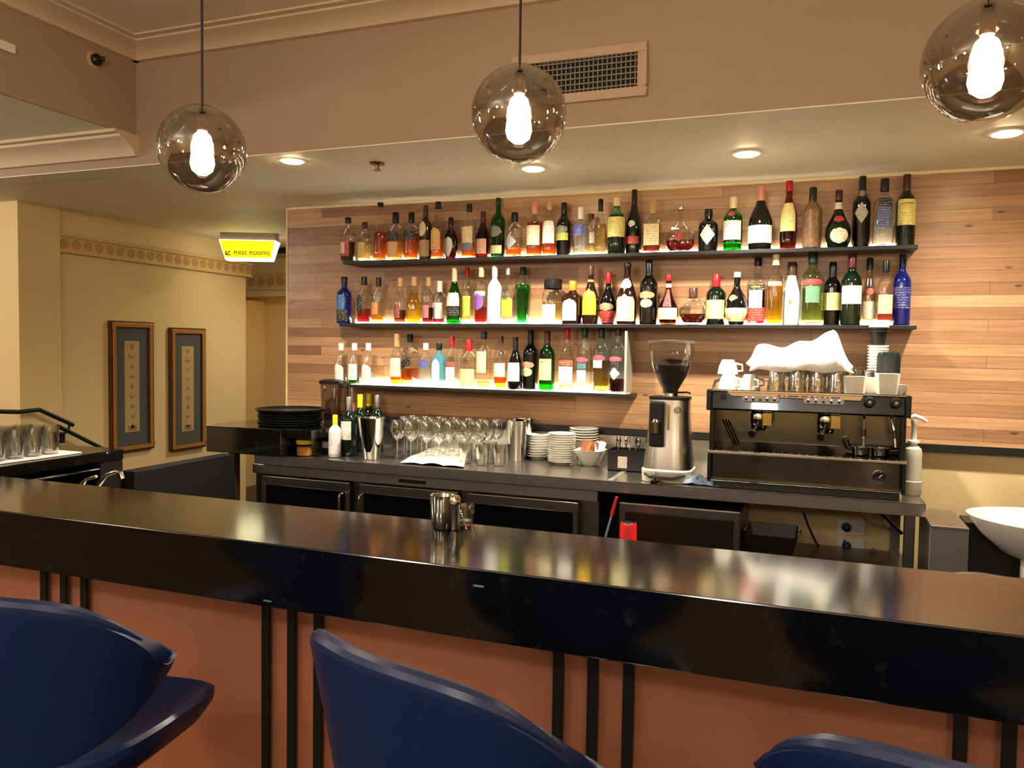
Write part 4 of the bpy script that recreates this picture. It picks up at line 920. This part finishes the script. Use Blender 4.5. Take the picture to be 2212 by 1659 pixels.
for (xa,xb) in ((1605,1680),(1740,1818)):
    p=loc((xa+xb)/2,862 if xa<1700 else 867); wv=(xb-xa)/2*k*.93
    q=MB().rings([[(wv*(cos(th)*.14+(.86 if cos(th)>0 else -.86)),-.012,.0115*sin(th)) for th in [2*PI*(i+.5)/24 for i in range(24)]],[(wv*(cos(th)*.14+(.86 if cos(th)>0 else -.86)),-.003,.0115*sin(th)) for th in [2*PI*(i+.5)/24 for i in range(24)]]]).build('button_pad',mat('silver_button_pad',(170,166,158),.3,.7),t,loc=(p.x,.002,p.z))
    for i in range(5):
        x=(i-2)*wv*.38
        MB().lathe([(0,0),(.0055,0),(.005,.003),(0,.003)],12).build('button',BLACK,q,loc=(x,-.012,-.003),rot=(PI/2,0,0))
        if i!=2: MB().box(x-.0035,x+.0035,-.0135,-.0122,.0045,.0085).build('button_light',mat('blue_button_light',(120,110,255),.4,emis=(120,110,255),es=3),q,smooth=False)
for px,py in ((1562,858),): 
    p=loc(px,py); MB().lathe([(0,0),(.013,0),(.012,.006),(0,.006)],18).build('badge',BLACK,t,loc=(p.x,.004,p.z),rot=(PI/2,0,0))
for px,py in ((1878,868),(1935,870)):
    p=loc(px,py); q=MB().lathe([(0,0),(.019,0),(.021,.02),(.016,.03),(0,.03)],20).build('steam_knob',BLACK,t,loc=(p.x,.004,p.z),rot=(PI/2,0,0))
    MB().lathe([(0,0),(.007,0),(.006,.004),(0,.004)],12).build('knob_badge',CHROME,q,loc=(0,0,.03))
for px in (1640,1785):
    p=loc(px,885,MY+.08)
    q=MB().lathe([(0,0),(.03,0),(.034,.01),(.034,.045),(.028,.06),(0,.06)],28).build('group_head',CHROME,t,loc=(p.x,.075,zp-.062))
    MB().lathe([(0,-.022),(.028,-.022),(.031,-.015),(.031,-.001),(0,-.001)],24).build('portafilter_basket',mat('dark_chrome',(110,108,104),.12,1),q)
    MB().tube([(-.005,-.03,-.01),(-.012,-.065,-.02),(-.02,-.115,-.03)],[.009,.011,.015],12).build('portafilter_handle',BLACK,q)
    MB().tube([(0,0,-.02),(-.012,-.004,-.035),(-.014,-.004,-.045)],.005,8).build('spout',CHROME,q)
    MB().box(-.002+.02,.034+.02,-.045,-.03,.0,.055).build('brass_plate',mat('brass_strip',(190,160,90),.3,.8),q,smooth=False,bevel=.002)
for px,dx in ((1868,.0),(1928,.01)):
    p=loc(px,895)
    q=MB().tube([(0,.06,zp+.005),(0,.03,zp-.01),(dx,.01,zp-.06),(dx*1.5,.0,zp-.12)],.005,8).build('steam_wand',CHROME,t,loc=(p.x,0,0))
    MB().tube([(dx,.01,zp-.055),(dx*1.3,.004,zp-.085)],.009,10).build('wand_grip',BLACK,q)
MB().prism([(.02,zd),(.15,zd-.002),(.15,zd+.03),(.145,zd+.03)],-hw+.012,hw-.012,'X').build('splash_ledge',MS,t,smooth=False)
MB().box(-hw-.014,hw+.014,-.012,.15,zd-.012,zd).build('drip_tray',STEEL,t,smooth=False,bevel=.003)
mb=MB()
for i in range(22): 
    x=-hw+.02+i*(2*hw-.04)/21; mb.box(x-.002,x+.002,.0,.14,zd+.0005,zd+.003)
mb.build('drip_grate',DSTEEL,t,smooth=False)
MB().box(-hw+.006,hw-.006,.004,.15,zb+.016,zd-.012).build('lower_panel',steel('lower_panel_steel',(205,196,172),.14,sx=3,sz=3),t,smooth=False,bevel=.003)
MB().box(-hw-.004,hw+.004,-.004,.15,zb+.006,zb+.0155).build('lower_trim',CHROME,t,smooth=False,bevel=.002)
for s in (-1,1): MB().box(s*(hw+.006)-.0075,s*(hw+.006)+.0075,-.006,.03,zb-.0,zd-.013).build('corner_post',BLACK,t,smooth=False,bevel=.003)
MB().box(-hw+.01,hw-.005,.02,.44,.0,zb+.0).build('plinth',BLACKM,t,smooth=False)
p=loc(1899,1030)
q=MB().lathe([(0,0),(.025,0),(.025,.012),(.021,.016),(0,.014)],24).build('pressure_gauge',BLACK,t,loc=(p.x,.004,p.z),rot=(PI/2,0,0))
MB().box(-.0015,.0015,-.002,.014,.0165,.018).build('gauge_needle',WHITEP,q,smooth=False,rot=(0,0,-.8))
p=loc(1627,988)
MB().box(-.018,.018,-.02,-.0125,-.02,.012).build('tray_clip',BLACK,t,smooth=False,loc=(p.x,0,p.z),bevel=.004)
p=loc(1605,925,MY+.15)
mb=MB().lathe([(0,0),(.022,0),(.021,.004),(0,.004)],20); mb.build('round_badge',mat('grey_badge',(96,94,90),.3,.8),t,loc=(p.x,.148,p.z),rot=(PI/2,0,0))
mb=MB()
for i in range(3): 
    x=-hw+.03+i*.012; mb.tube([(x,.14,zd+.12),(x+.06,.05,zd+.02)],.003,6)
mb.build('hose_lines',CHROME,t)
# loose portafilters resting on the tray
for i,(px,py,rz) in enumerate(((1862,975,-.3),(1905,970,.5))):
    p=loc(px,py)
    q=thing('portafilter','left loose portafilter resting on the drip tray' if i==0 else 'right loose portafilter resting on the drip tray by the gauge side','portafilter',(mx+p.x,MY+.075,CZ+.001+zd+.0045),rz)
    MB().lathe([(0,0),(.022,0),(.031,.006),(.034,.03),(.036,.036),(.032,.036),(.029,.01),(0,.01)],24,cap0=False,cap1=False).build('basket',mat('dark_chrome',(110,108,104),.12,1),q)
    MB().tube([(.03,0,.022),(.055,-.01,.026),(.085,-.03,.03)] if i else [(-.03,0,.022),(-.05,-.0,.03),(-.06,.0,.06)],[.007,.011,.012],12).build('handle',BLACK,q)
# things on top of the machine
TZ=CZ+.001+zt+.005
def onTop(px,py,dy): p=onY(px,py,MY+dy); return p
def cup(label,r=.04,h=.055,inv=True,handle=True):
    q=thing('coffee_cup',label,'cup',(0,0,0),group='white cups on the left of the machine top')
    pr=[(0,.002),(r*.55,0),(r*.6,.004),(r*.85,h*.45),(r,h),(r*.95,h),(r*.8,h*.45),(r*.5,.008),(0,.008)]
    if inv: pr=[(a,h-b) for a,b in pr]
    MB().lathe(pr,28,cap0=False,cap1=False).build('cup_body',WHITE,q)
    if handle:
        zz=[(h-v if inv else v) for v in (h*.8,h*.75,h*.35,h*.25)]
        MB().tube([(r*.9,0,zz[0]),(r*1.4,0,zz[1]),(r*1.35,0,zz[2]),(r*.7,0,zz[3])],.0045,8).build('handle',WHITE,q)
    return q
q=cup('white upturned coffee cup at the left end of the machine top',.044,.062); p=onTop(1574,820,.06); q.location=(p.x,MY+.06,TZ); q.rotation_euler=(0,0,-.6); Q=q
p=onTop(1620,815,.06); dup(Q,(p.x,MY+.06,TZ),-.9,'white upturned coffee cup beside the towel corner on the machine')
p=onTop(1570,790,.13); dup(Q,(p.x+.006,MY+.16,TZ),-.3,'white upturned coffee cup in the rear row behind the left cup')
p=onTop(1620,790,.13); dup(Q,(p.x,MY+.16,TZ),.4,'white upturned coffee cup in the rear row under the towel corner')
p=onTop(1572,790,.1); q=dup(Q,(p.x,MY+.11,TZ+.0625),.2,'white coffee cup on top, stacked over the left cups')
TUM=None
for i,(px,dy) in enumerate(((1677,.06),(1722,.06),(1766,.07),(1808,.06),(1700,.17),(1745,.17),(1790,.17),(1835,.2),(1872,.2))):
    p=onTop(px,820,dy)
    if TUM is None:
        q=thing('upturned_tumbler','clear faceted tumbler upside down on the machine under the towel','glass',(0,0,0),group='upturned tumblers on the machine')
        pr=[(.036,0),(.037,.002),(.034,.05),(.029,.09),(.026,.093),(0,.093),(0,.083),(.025,.083),(.0335,.004)]
        MB().lathe(pr,16,cap0=False,cap1=False).build('tumbler_body',WGLASS,q); TUM=q; q.location=(p.x,MY+dy,TZ)
    else: dup(TUM,(p.x,MY+dy,TZ))
# towel draped over the tumblers
pts=[(1622,770),(1645,750),(1700,752),(1750,738),(1803,716),(1842,775)]
TA=[onY(x,y,MY+.1) for x,y in pts]
def towel(u,v):
    s=u*(len(TA)-1); i=min(int(s),len(TA)-2); q=TA[i].lerp(TA[i+1],s-i)
    zl=TZ+.078+.010*sin(u*9)**2
    ar=max(0,sin(PI*v))**.5
    edge=min(1,6*u,6*(1-u))
    y=MY+.015+.25*v
    fold=.007*sin(u*23+v*5)+.005*sin(v*21-u*7)
    z=zl+(max(q.z-zl,.01))*ar*(.35+.65*edge)+fold*ar
    return (q.x+.01*sin(v*11+u*3)-.02*(.5-abs(v-.5)),y+.012*sin(u*13),z if v<.12 or v>.9 else max(z,TZ+.097))
tag(MB().grid(towel,40,22).build('draped_towel',mat('white_towel',(250,247,238),.85,bump=.25,nscale=120),solid=.004,offset=1),'white towel heaped over the tumblers on the coffee machine','towel')
def wc(px,py,wpx,hh,label,dy=.05,name='sugar_container'):
    p=onTop(px,py,dy); ww=wpx/2*k*.95
    q=thing(name,label,'container',(p.x,MY+dy+.0,TZ))
    MB().rings([rr_(ww*.86,ww*.86,0,5),rr_(ww,ww,hh,5),rr_(ww*.92,ww*.92,hh,5),rr_(ww*.8,ww*.8,.006,5)]).build('pot_body',WHITE,q)
    return q
wc(1846,820,46,.068,'left white square pot on the right half of the machine top')
wc(1882,820,26,.064,'narrow middle white square pot on the machine top',.1)
wc(1917,815,46,.082,'tall white square pot on the right half of the machine top')
q=cup('small white cup at the far right of the machine top',.026,.04,inv=False,handle=False); p=onTop(1950,825,.04); q.location=(p.x-.004,MY+.04,TZ)
# paper cup towers
def papercup(label,m_,r=.04,h=.09,g='x'):
    q=thing('paper_cup',label,'cup',(0,0,0),group=g)
    MB().lathe([(r*.72,0),(r*.98,h-.006),(r*1.13,h-.006),(r*1.13,h),(r*.96,h),(r*.7,.004),(0,.004)],24,cap0=False,cap1=False).build('cup_wall',m_,q)
    return q
p=onTop(1897,760,.26)
bz=TZ
N=11
q=papercup('white cup in the tall nested tower behind the white pots',WHITEP,.036,.07,'white cups in the nested tower'); q.location=(p.x-.0,MY+.26,bz); A=q
ztop=onTop(1897,735,.26).z
n=int((ztop-bz-.07)/.0125)
for i in range(1,n): dup(A,(p.x,MY+.26,bz+i*.0125))
zz=bz+(n-1)*.0125+.071
q=papercup('black cup stacked on the white nested tower',mat('black_cup',(24,26,24),.4),.037,.062,'black cups on the tower'); q.location=(p.x,MY+.26,zz); B=q
q=dup(B,(p.x,MY+.26,zz+.012),label='upper black cup of the tower, just under the two white lids')
for i in range(2):
    o=MB().lathe([(0,.006),(.032,.006),(.034,.0),(.039,0),(.039,.01),(.034,.012),(0,.012)],24,cap0=False,cap1=False).build('cup_lid',WHITEP)
    o.location=(p.x,MY+.26,zz+.075+i*.018); tag(o,('lower' if i==0 else 'upper')+' white lid at the top of the cup tower','lid','white lids on the cup tower')
p=onTop(1920,780,.16); ww=20*k
q=thing('black_canister','dark rounded canister between the cup tower and the right edge of the machine','canister',(p.x,MY+.17,TZ))
hh_=onTop(1920,760,.16).z-TZ
MB().rings([rr_(ww,ww,0),rr_(ww*1.05,ww*1.05,hh_-.02),rr_(ww*.9,ww*.9,hh_-.003),rr_(ww*.6,ww*.6,hh_)]).build('canister_body',mat('dark_green_plastic',(20,30,28),.3),q)
# white pump bottle right of machine
p=onZ(1968,1045,CZ); Yp=3.6; xb=onY(1972,1000,Yp).x; zt_=onY(1968,897,Yp).z-CZ
t=thing('syrup_pump_bottle','white pump bottle standing right of the espresso machine','bottle',(xb,Yp,CZ+.001))
MB().lathe([(0,0),(.034,0),(.036,.006),(.036,.05),(.037,.056),(.034,.06),(.033,.15),(.034,.17),(.03,.19),(.014,.205),(.013,.215)],28,cap0=False,cap1=True).build('bottle_body',mat('milky_plastic',(238,230,208),.35,trans=.2),t)
MB().lathe([(.016,.212),(.022,.214),(.022,.222),(.012,.226),(.009,zt_-.045),(.012,zt_-.04),(.012,zt_-.02),(0,zt_-.018)],20,cap0=False,cap1=False).build('pump_collar',WHITEP,t)
MB().tube([(-.02,0,zt_-.012),(.0,0,zt_-.004),(.03,0,zt_-.014),(.045,0,zt_-.026)],[.009,.011,.009,.006],10).build('pump_spout',WHITEP,t)
# ================================================================== FRONT BAR
BT=1.04; BF=1.557; BB=1.957; BU=.884
AX=-2.87; AE=2.686
t=thing('bar_counter','long black stone bar counter with a terracotta front, across the foreground','bar counter',(-.5,BF,0))
MB().box(-3.3,3.6,0,BB-BF,BU,BT).build('stone_top',STONE,t,smooth=False,bevel=.003)
TERRA=mat('terracotta_paint',(180,114,86),.6,noise=.06,nscale=6)
PYf=.20
MB().box(-3.2,3.6,PYf,PYf+.05,0.0,BU-.001).build('front_panel',TERRA,t,smooth=False)
MB().box(-3.2,3.6,PYf+.052,BB-BF-.02,.1,BU-.03).build('bar_carcass',BLACKM,t,smooth=False)
MB().box(-3.2,3.6,PYf-.012,PYf-.001,0,.1).build('kickboard',BLACKM,t,smooth=False)
g0=-2.101;
for gidx in range(-1,6):
    for s in (-.083,0,.083):
        x=g0+.827*gidx+s+.5
        if x<-2.6 or x>3.5: continue
        MB().box(x-.0125,x+.0125,PYf-.022,PYf-.0125,.1,BU-.001).build('vertical_bar',BLACKM,t,smooth=False,bevel=.001)
for px,py in ((1034,1266),(578,1298)):
    p=onY(px,py,BF); MB().box(p.x+.5-.012,p.x+.5+.012,-.0008,0,p.z-.002,p.z+.002).build('small_catch',mat('bright_joint_strip',(225,222,210),.3,.8),t,smooth=False)
# left arm
t=thing('side_bar_counter','black stone side counter at left carrying the highball glasses','bar counter',(AX,0,0))
MB().box(-.55,0,BB+.001,AE,BT-.045,BT).build('stone_top',STONE,t,smooth=False,bevel=.003)
MB().box(-.5,-.005,AE-.12,AE-.001,0,BT-.0455).build('end_panel',BLACKM,t,smooth=False)
MB().box(-.5,-.10,BB+.001,AE-.121,.0,.86).build('cabinet',DSTEEL,t,smooth=False)
MB().box(-.5,-.46,BB+.001,AE-.121,.861,BT-.0455).build('back_board',mat('dark_grey_laminate',(60,58,54),.4),t,smooth=False)
MB().tube([(-.01,BB+.02,BT-.075),(-.01,AE-.125,BT-.075)],.006,8).build('hanging_rail',CHROME,t)
p=onX(234,979,AX); MB().lathe([(0,0),(.009,0),(.007,.004),(0,.004)],14).build('round_stud',CHROME,t,loc=(.0,p.y,p.z),rot=(0,PI/2,0))
p=onX(68,1007,AX); MB().lathe([(0,0),(.004,0),(.003,.003),(0,.003)],10).build('small_stud',CHROME,t,loc=(.0,p.y,p.z),rot=(0,PI/2,0))
# lower black panel wall between arm and bench
tag(MB().box(AX-.02+.0,AX+.06,AE+.002,3.345,0,.94).build('partition_panel',BLACKM,smooth=False,bevel=.003),'low black partition panel below the framed pictures','partition')
# mat + glasses on arm
t0=[onZ(*p,BT) for p in ((-30,1003),(155,970),(95,966),(-30,960))]
mp=MB().rings([[(p.x,p.y,BT+.0008) for p in (t0[0],t0[1],t0[2],t0[3])],[(p.x,p.y,BT+.006) for p in (t0[0],t0[1],t0[2],t0[3])]])
xa,xb_=-3.22,-2.93
ymn=onZ(-20,1000,BT).y; ymx=2.50
tag(MB().box(-3.30,-2.905,ymn-.1,ymx,BT+.0008,BT+.007).build('bar_mat',mat('white_mat',(238,232,220),.8),smooth=False,bevel=.002),'white mat under the glasses on the left bar arm','mat')
HB=None
for i,(dx,dy) in enumerate([(a_,b_) for b_ in range(6) for a_ in range(3)]):
    X=-2.965-dx*.078; Y=2.40-dy*.078
    if HB is None:
        q=thing('highball_glass','clear highball glass on the white mat on the left bar arm','glass',(X,Y,BT+.008),group='highball glasses on the left bar arm')
        MB().lathe([(0,.001),(.029,.001),(.03,.003),(.033,.115),(.0322,.115),(.028,.012),(0,.012)],22,cap0=False,cap1=False).build('glass_wall',WGLASS,q); HB=q
    else: dup(HB,(X,Y,BT+.008))
# stemware hanging below / low glasses at far left behind bar
# sink tap and lever behind bar
p=onY(215,1045,2.25); 
t=thing('sink_tap','curved chrome tap rising behind the bar under the pictures','tap',(p.x,2.25,.86))
a=[onY(x,y,2.25) for x,y in ((208,1060),(215,1045),(232,1025),(252,1019),(262,1022),(264,1034))]
MB().tube([(v.x-p.x,0,v.z-.86) for v in a],[.008,.0085,.008,.008,.009,.01],12).build('spout',CHROME,t)
MB().tube([(a[0].x-p.x,0,0),(a[0].x-p.x,0,a[0].z-.86+.004)],.013,12).build('tap_base',CHROME,t)
b=[onY(x,y,2.25) for x,y in ((178,1046),(186,1036),(208,1029))]
MB().tube([(v.x-p.x,0,v.z-.86) for v in b],[.01,.005,.006],10).build('lever',CHROME,t)
tag(MB().box(-2.75,-1.9,BB+.002,2.45,.80,.859).build('sink_bench',STEEL,smooth=False,bevel=.003),'steel sink bench just behind the bar at left','bench')
tag(MB().box(-2.70,-1.95,BB+.03,2.42,0,.799).build('sink_cabinet',DSTEEL,smooth=False),'dark steel cabinet under the sink bench','cabinet')
# steel pots on the bar top
g=onZ(955,1142,BT)
t=thing('steel_sugar_pot','shiny steel pot on the back edge of the bar, left of a pair','pot',(g.x,g.y-.0,BT+.001)); Yg=g.y
t.location.y=min(g.y,BB-.04)
zt_=onY(955,1070,t.location.y).z-BT; k2=(Vector((g.x,g.y,1.1))-CAM).dot(fv)/F
MB().lathe([(0,0),(20*k2,0),(22*k2,.004),(26*k2,zt_*.55),(27*k2,zt_),(28*k2,zt_+.001),(26*k2,zt_-.002),(20*k2,.006),(0,.006)],32,cap0=False,cap1=False).build('pot_body',CHROME,t)
t=thing('steel_shaker','narrow steel shaker with chain beside the steel pot on the bar','shaker',(onZ(992,1140,BT).x,min(g.y,BB-.035),BT+.001))
MB().lathe([(0,0),(11*k2,0),(12*k2,.003),(12*k2,zt_*.75),(13*k2,zt_*.77),(13*k2,zt_*.9),(8*k2,zt_*1.02),(0,zt_*1.03)],24,cap0=False,cap1=False).build('shaker_body',CHROME,t)
mb=MB()
for i in range(14):
    a=i/13; mb.lathe([(0,-.003),(.003,0),(0,.003)],8,c=(12*k2+a*.02,-.004+.004*(i%2),zt_*.55*(1-a)+.004),cap0=False,cap1=False)
mb.build('bead_chain',CHROME,t)
g2=onZ(1012,1132,BT)
t=thing('glass_tealight','small cut glass holder with white candle base on the bar','candle holder',(g2.x,BB-.03,BT+.001))
MB().lathe([(0,.001),(.018,.001),(.026,.03),(.027,.055),(.0265,.055),(.017,.006),(0,.006)],10,cap0=False,cap1=False).build('holder_glass',WGLASS,t)
MB().lathe([(0,.006),(.016,.006),(.017,.014),(0,.015)],18,cap0=False,cap1=False).build('candle',WHITEP,t)
# taps at the far right behind the bar
g=onZ(2080,1236,BT)
t=thing('chrome_drip_fitting','low chrome tap fitting peeking over the back edge of the bar at right','tap',(onY(2090,1236,2.02).x,2.02,BT-.03))
fx_=t.location.x
tag(MB().box(fx_-.6,fx_+1.2,BB+.002,2.4,0,BT-.231).build('ice_well',DSTEEL,smooth=False),'dark steel ice well unit behind the right part of the bar','ice well')
MB().box(-.03,.03,-.012,.012,-.2,.012).box(.035,.11,-.012,.012,0,.012).build('valve_block',CHROME,t,smooth=False,bevel=.004)
MB().tube(spl([(-.05,0,.0),(-.02,0,.012),(.02,0,.016),(.05,0,.014),(.09,0,.012),(.14,0,.014)]),.005,8).build('pipe',CHROME,t)
# ================================================================== BAR STOOLS
def stool(x,y,rz,label):
    t=thing('bar_stool',label,'bar stool',(x,y,0),rz,'navy leather bar stools at the bar')
    SZt=.70
    def ring(s,z,tilt=0,nn=36):
        o=[]
        for i in range(nn):
            th=2*PI*i/nn; ca,sa=cos(th),sin(th); e=2.8; q=(abs(ca)**e+abs(sa)**e)**(-1/e)
            wx=.26*(1+.05*max(0,sa)) ; wy=.225
            X=wx*q*ca*s; Y=wy*q*sa*s
            o.append((X,Y+.01,z+tilt*Y+ .03*max(0,Y/.22)*s*0 +.035*(abs(X)/.245)**2.5*s))
        return o
    MB().rings([ring(.25,SZt-.085),ring(.62,SZt-.075),ring(.9,SZt-.035),ring(1.0,SZt-.006),ring(1.0,SZt+.012),ring(.95,SZt+.022),ring(.7,SZt+.008),ring(.3,SZt)]).build('seat',LEATH,t)
    # wrapped backrest
    def back(u,v):
        s=2*u-1
        ph=s*1.32
        lean=.05*v
        rx=.262+lean*.5; 
        X=rx*sin(ph)/sin(1.32); Y=-.205-lean+.17*(1-cos(ph))/(1-cos(1.32))
        top=1.045-.10*abs(s)**2.6; bot=.712+.15*abs(s)**2.2
        e=math.sqrt(max(0,1-abs(s)**4.5)); mid=(top+bot)/2-.0
        z=mid+(v-.5)*(top-bot)*e
        return (X,Y,z)
    b=MB().grid(back,34,14).build('backrest',LEATH,t,solid=.032,offset=0)
    b.modifiers['solid'].use_rim=True
    md=b.modifiers.new('bevel','BEVEL'); md.width=.011; md.segments=3; md.limit_method='ANGLE'; md.angle_limit=.8
    mb=MB().tube([back(i/40,1.0) for i in range(3,38)],[.0165*min(1,.2+.12*min(i-3,37-i)) for i in range(3,38)],10); mb.build('top_piping',mat('worn_sheen_rim',(30,44,84),.34),b)  # rim colour lightened to paint in the sheen of worn leather
    for s in (-1,1): MB().tube([(s*.07,-.1,SZt-.05),(s*.07,-.18,SZt-.035),(s*.07,-.2,SZt+.05)],.01,8).build('back_bracket',BLACKM,t)
    MB().lathe([(0,0),(.21,0),(.21,.006),(.06,.02),(.032,.03),(.03,.3),(.0225,.31),(.0225,SZt-.085),(.06,SZt-.084),(0,SZt-.08)],32,cap0=False,cap1=False).build('pedestal',mat('brushed_pedestal',(170,168,162),.28,1),t)
    MB().tube([(.16*sin(a),.16*cos(a)+.03,.3) for a in [2*PI*i/24 for i in range(25)]],.01,8,caps=False).build('foot_ring',MATS['brushed_pedestal'],t)
    return t
s1=stool(-1.45,1.22,.14,'leftmost navy leather bar stool, its seat showing below the backrest')
dup(s1,(-.52,1.25,0),-.34,'middle navy leather bar stool, turned slightly to the right')
dup(s1,(.24,1.24,0),-.10,'navy leather bar stool at the lower right, only its top edge in view')
# pictures on the passage wall
def picture(c4,label,variant):
    P=[onX(x,y,PX+.03) for x,y in c4]
    y0=(P[0].y+P[3].y)/2; y1=(P[1].y+P[2].y)/2; z1=(P[0].z+P[1].z)/2; z0=(P[2].z+P[3].z)/2
    w=(y1-y0)/2; h=(z1-z0)/2
    t=thing('framed_picture',label,'picture',(PX+.001,(y0+y1)/2,(z0+z1)/2))
    G=mat('gilt_frame',(190,134,66),.35,.35); f=.04
    mb=MB()
    def bar(a0,a1,b0,b1): mb.box(0,.03,a0,a1,b0,b1)
    bar(-w,w,h-f,h);bar(-w,w,-h,-h+f);bar(-w,-w+f,-h+f,h-f);bar(w-f,w,-h+f,h-f)
    mb.build('frame',mat('frame_dark_edge',(84,54,28),.4,.2),t,smooth=False,bevel=.004)
    mb=MB(); g=.012
    def b2(a0,a1,b0_,b1_): mb.box(.0302,.036,a0,a1,b0_,b1_)
    b2(-w+g,w-g,h-f+.0,h-g);b2(-w+g,w-g,-h+g,-h+f);b2(-w+g,-w+f,-h+f,h-f);b2(w-f,w-g,-h+f,h-f)
    mb.build('gilt_moulding',G,t,smooth=False,bevel=.003)
    MB().box(.012,.016,-w+f,w-f,-h+f,h-f).build('mat_board',mat('grey_blue_mat_board',(92,98,98),.6),t,smooth=False)
    pw=w*.34; ph=h*.70
    pr=MB().box(.0162,.018,-pw,pw,-ph,ph).build('print',mat('aged_print_paper',(214,184,124),.7,noise=.08,nscale=30),t,smooth=False)
    mb=MB()
    random.seed(variant)
    mb_=MB()
    n=9
    for i in range(n):
        z=ph*.88-2*ph*.88*i/(n-1)
        kk=(i+variant)%4; r=pw*(.2+.16*random.random())
        if kk==0: mb_.rings([[(x_,r*.8*cos(a),z+r*sin(a)) for a in [2*PI*j/10 for j in range(10)]] for x_ in (.0182,.0186)])
        elif kk==1:
            for s in (-1,1): mb_.tube([(.0186,s*r*1.3,z+r*.7),(.0186,s*r*.7,z),(.0186,0,z-r*.6)],.0035,5)
        elif kk==2: mb_.rings([[(x_,a_,z+b_) for a_,b_ in ((-r,0),(0,-r*.8),(r,0),(0,r*.8))] for x_ in (.0182,.0186)])
        else:
            mb_.tube([(.0186,-r*1.2,z),(.0186,r*1.2,z)],.003,5); mb_.tube([(.0186,0,z-r),(.0186,0,z+r)],.003,5)
    mb_.box(.0182,.0186,-pw*.6,pw*.6,-ph*.97,-ph*.86)
    mb_.build('printed_ornament',mat('faded_brown_ink',(168,138,88),.7),pr,smooth=False)
    MB().box(.0205,.022,-w+f,w-f,-h+f,h-f).build('glazing',shell('picture_glazing',(.97,.97,.97),gloss=.03,edge=.4),t,smooth=False)
picture(((236,695),(330,693),(336,965),(245,984)),'left tall gilt framed print with grey blue mount on the passage wall',0)
picture(((365,708),(445,709),(445,962),(374,978)),'right tall gilt framed print on the passage wall, partly behind the ledge',2)
# stair handrail on the passage wall
t=thing('stair_handrail','thin dark metal handrail on the passage wall left of the pictures','handrail',(PX+.08,3.4,.9))
o=Vector((PX+.08,3.4,.9))
a=[onX(x,y,PX+.10)-o for x,y in ((-60,889),(0,889),(40,890),(85,885),(120,901),(158,918))]
MB().tube(a,.013,8).build('upper_rail',BLACKM,t)
a=[onX(x,y,PX+.10)-o for x,y in ((124,920),(150,933),(215,966),(260,988))]
MB().tube(a,.013,8).build('lower_rail',BLACKM,t)
a=[onX(x,y,PX+.10)-o for x,y in ((150,918),(147,932),(135,938),(122,937),(119,941))]
MB().tube(a,.008,8).build('bracket',BLACKM,t)
a=onX(119,944,PX+.035)-o
MB().box(a.x-.004,a.x+.06,a.y-.02,a.y+.02,a.z-.035,a.z+.03).build('wall_plate',BLACKM,t,smooth=False)
# beige chair back far lower left corner beside the stool
p=onZ(5,1620,.55)
# ================================================================== LIGHT, WORLD
w=bpy.data.worlds.new('room_world'); bpy.context.scene.world=w; w.use_nodes=True
w.node_tree.nodes['Background'].inputs[0].default_value=(1,.75,.5,1); w.node_tree.nodes['Background'].inputs[1].default_value=.0
# unseen passage downlights, added to brighten the corridor
for i,(x,y) in enumerate(((-3.35,5.3),(-4.4,6.9))):
    t=thing('corridor_fill_downlight','unseen flush fill downlight added in the corridor beyond the timber wall','ceiling light',(x,y,SZ),group='added corridor fill downlights')
    MB().lathe([(0,-.004),(.05,-.004),(.045,-.012),(0,-.016)],24,cap0=False,cap1=False).build('lamp_lens',MATS['lit_downlight_lens'],t)
    light('corridor_fill_lamp','SPOT',(x,y,SZ-.03),24 if i==0 else 6,WARM,.05,math.radians(160),.9)
sc=bpy.context.scene
sc.view_settings.view_transform='Standard'; sc.view_settings.look='None'; sc.view_settings.gamma=1; sc.view_settings.use_curve_mapping=False
sc.view_settings.exposure=1.36
sc.cycles.max_bounces=7; sc.cycles.transparent_max_bounces=16; sc.cycles.transmission_bounces=5; sc.cycles.glossy_bounces=3; sc.cycles.diffuse_bounces=4; sc.cycles.adaptive_threshold=.06
sc.cycles.caustics_reflective=False; sc.cycles.caustics_refractive=False; sc.cycles.sample_clamp_indirect=4; sc.cycles.blur_glossy=.5
sc.cycles.use_denoising=True
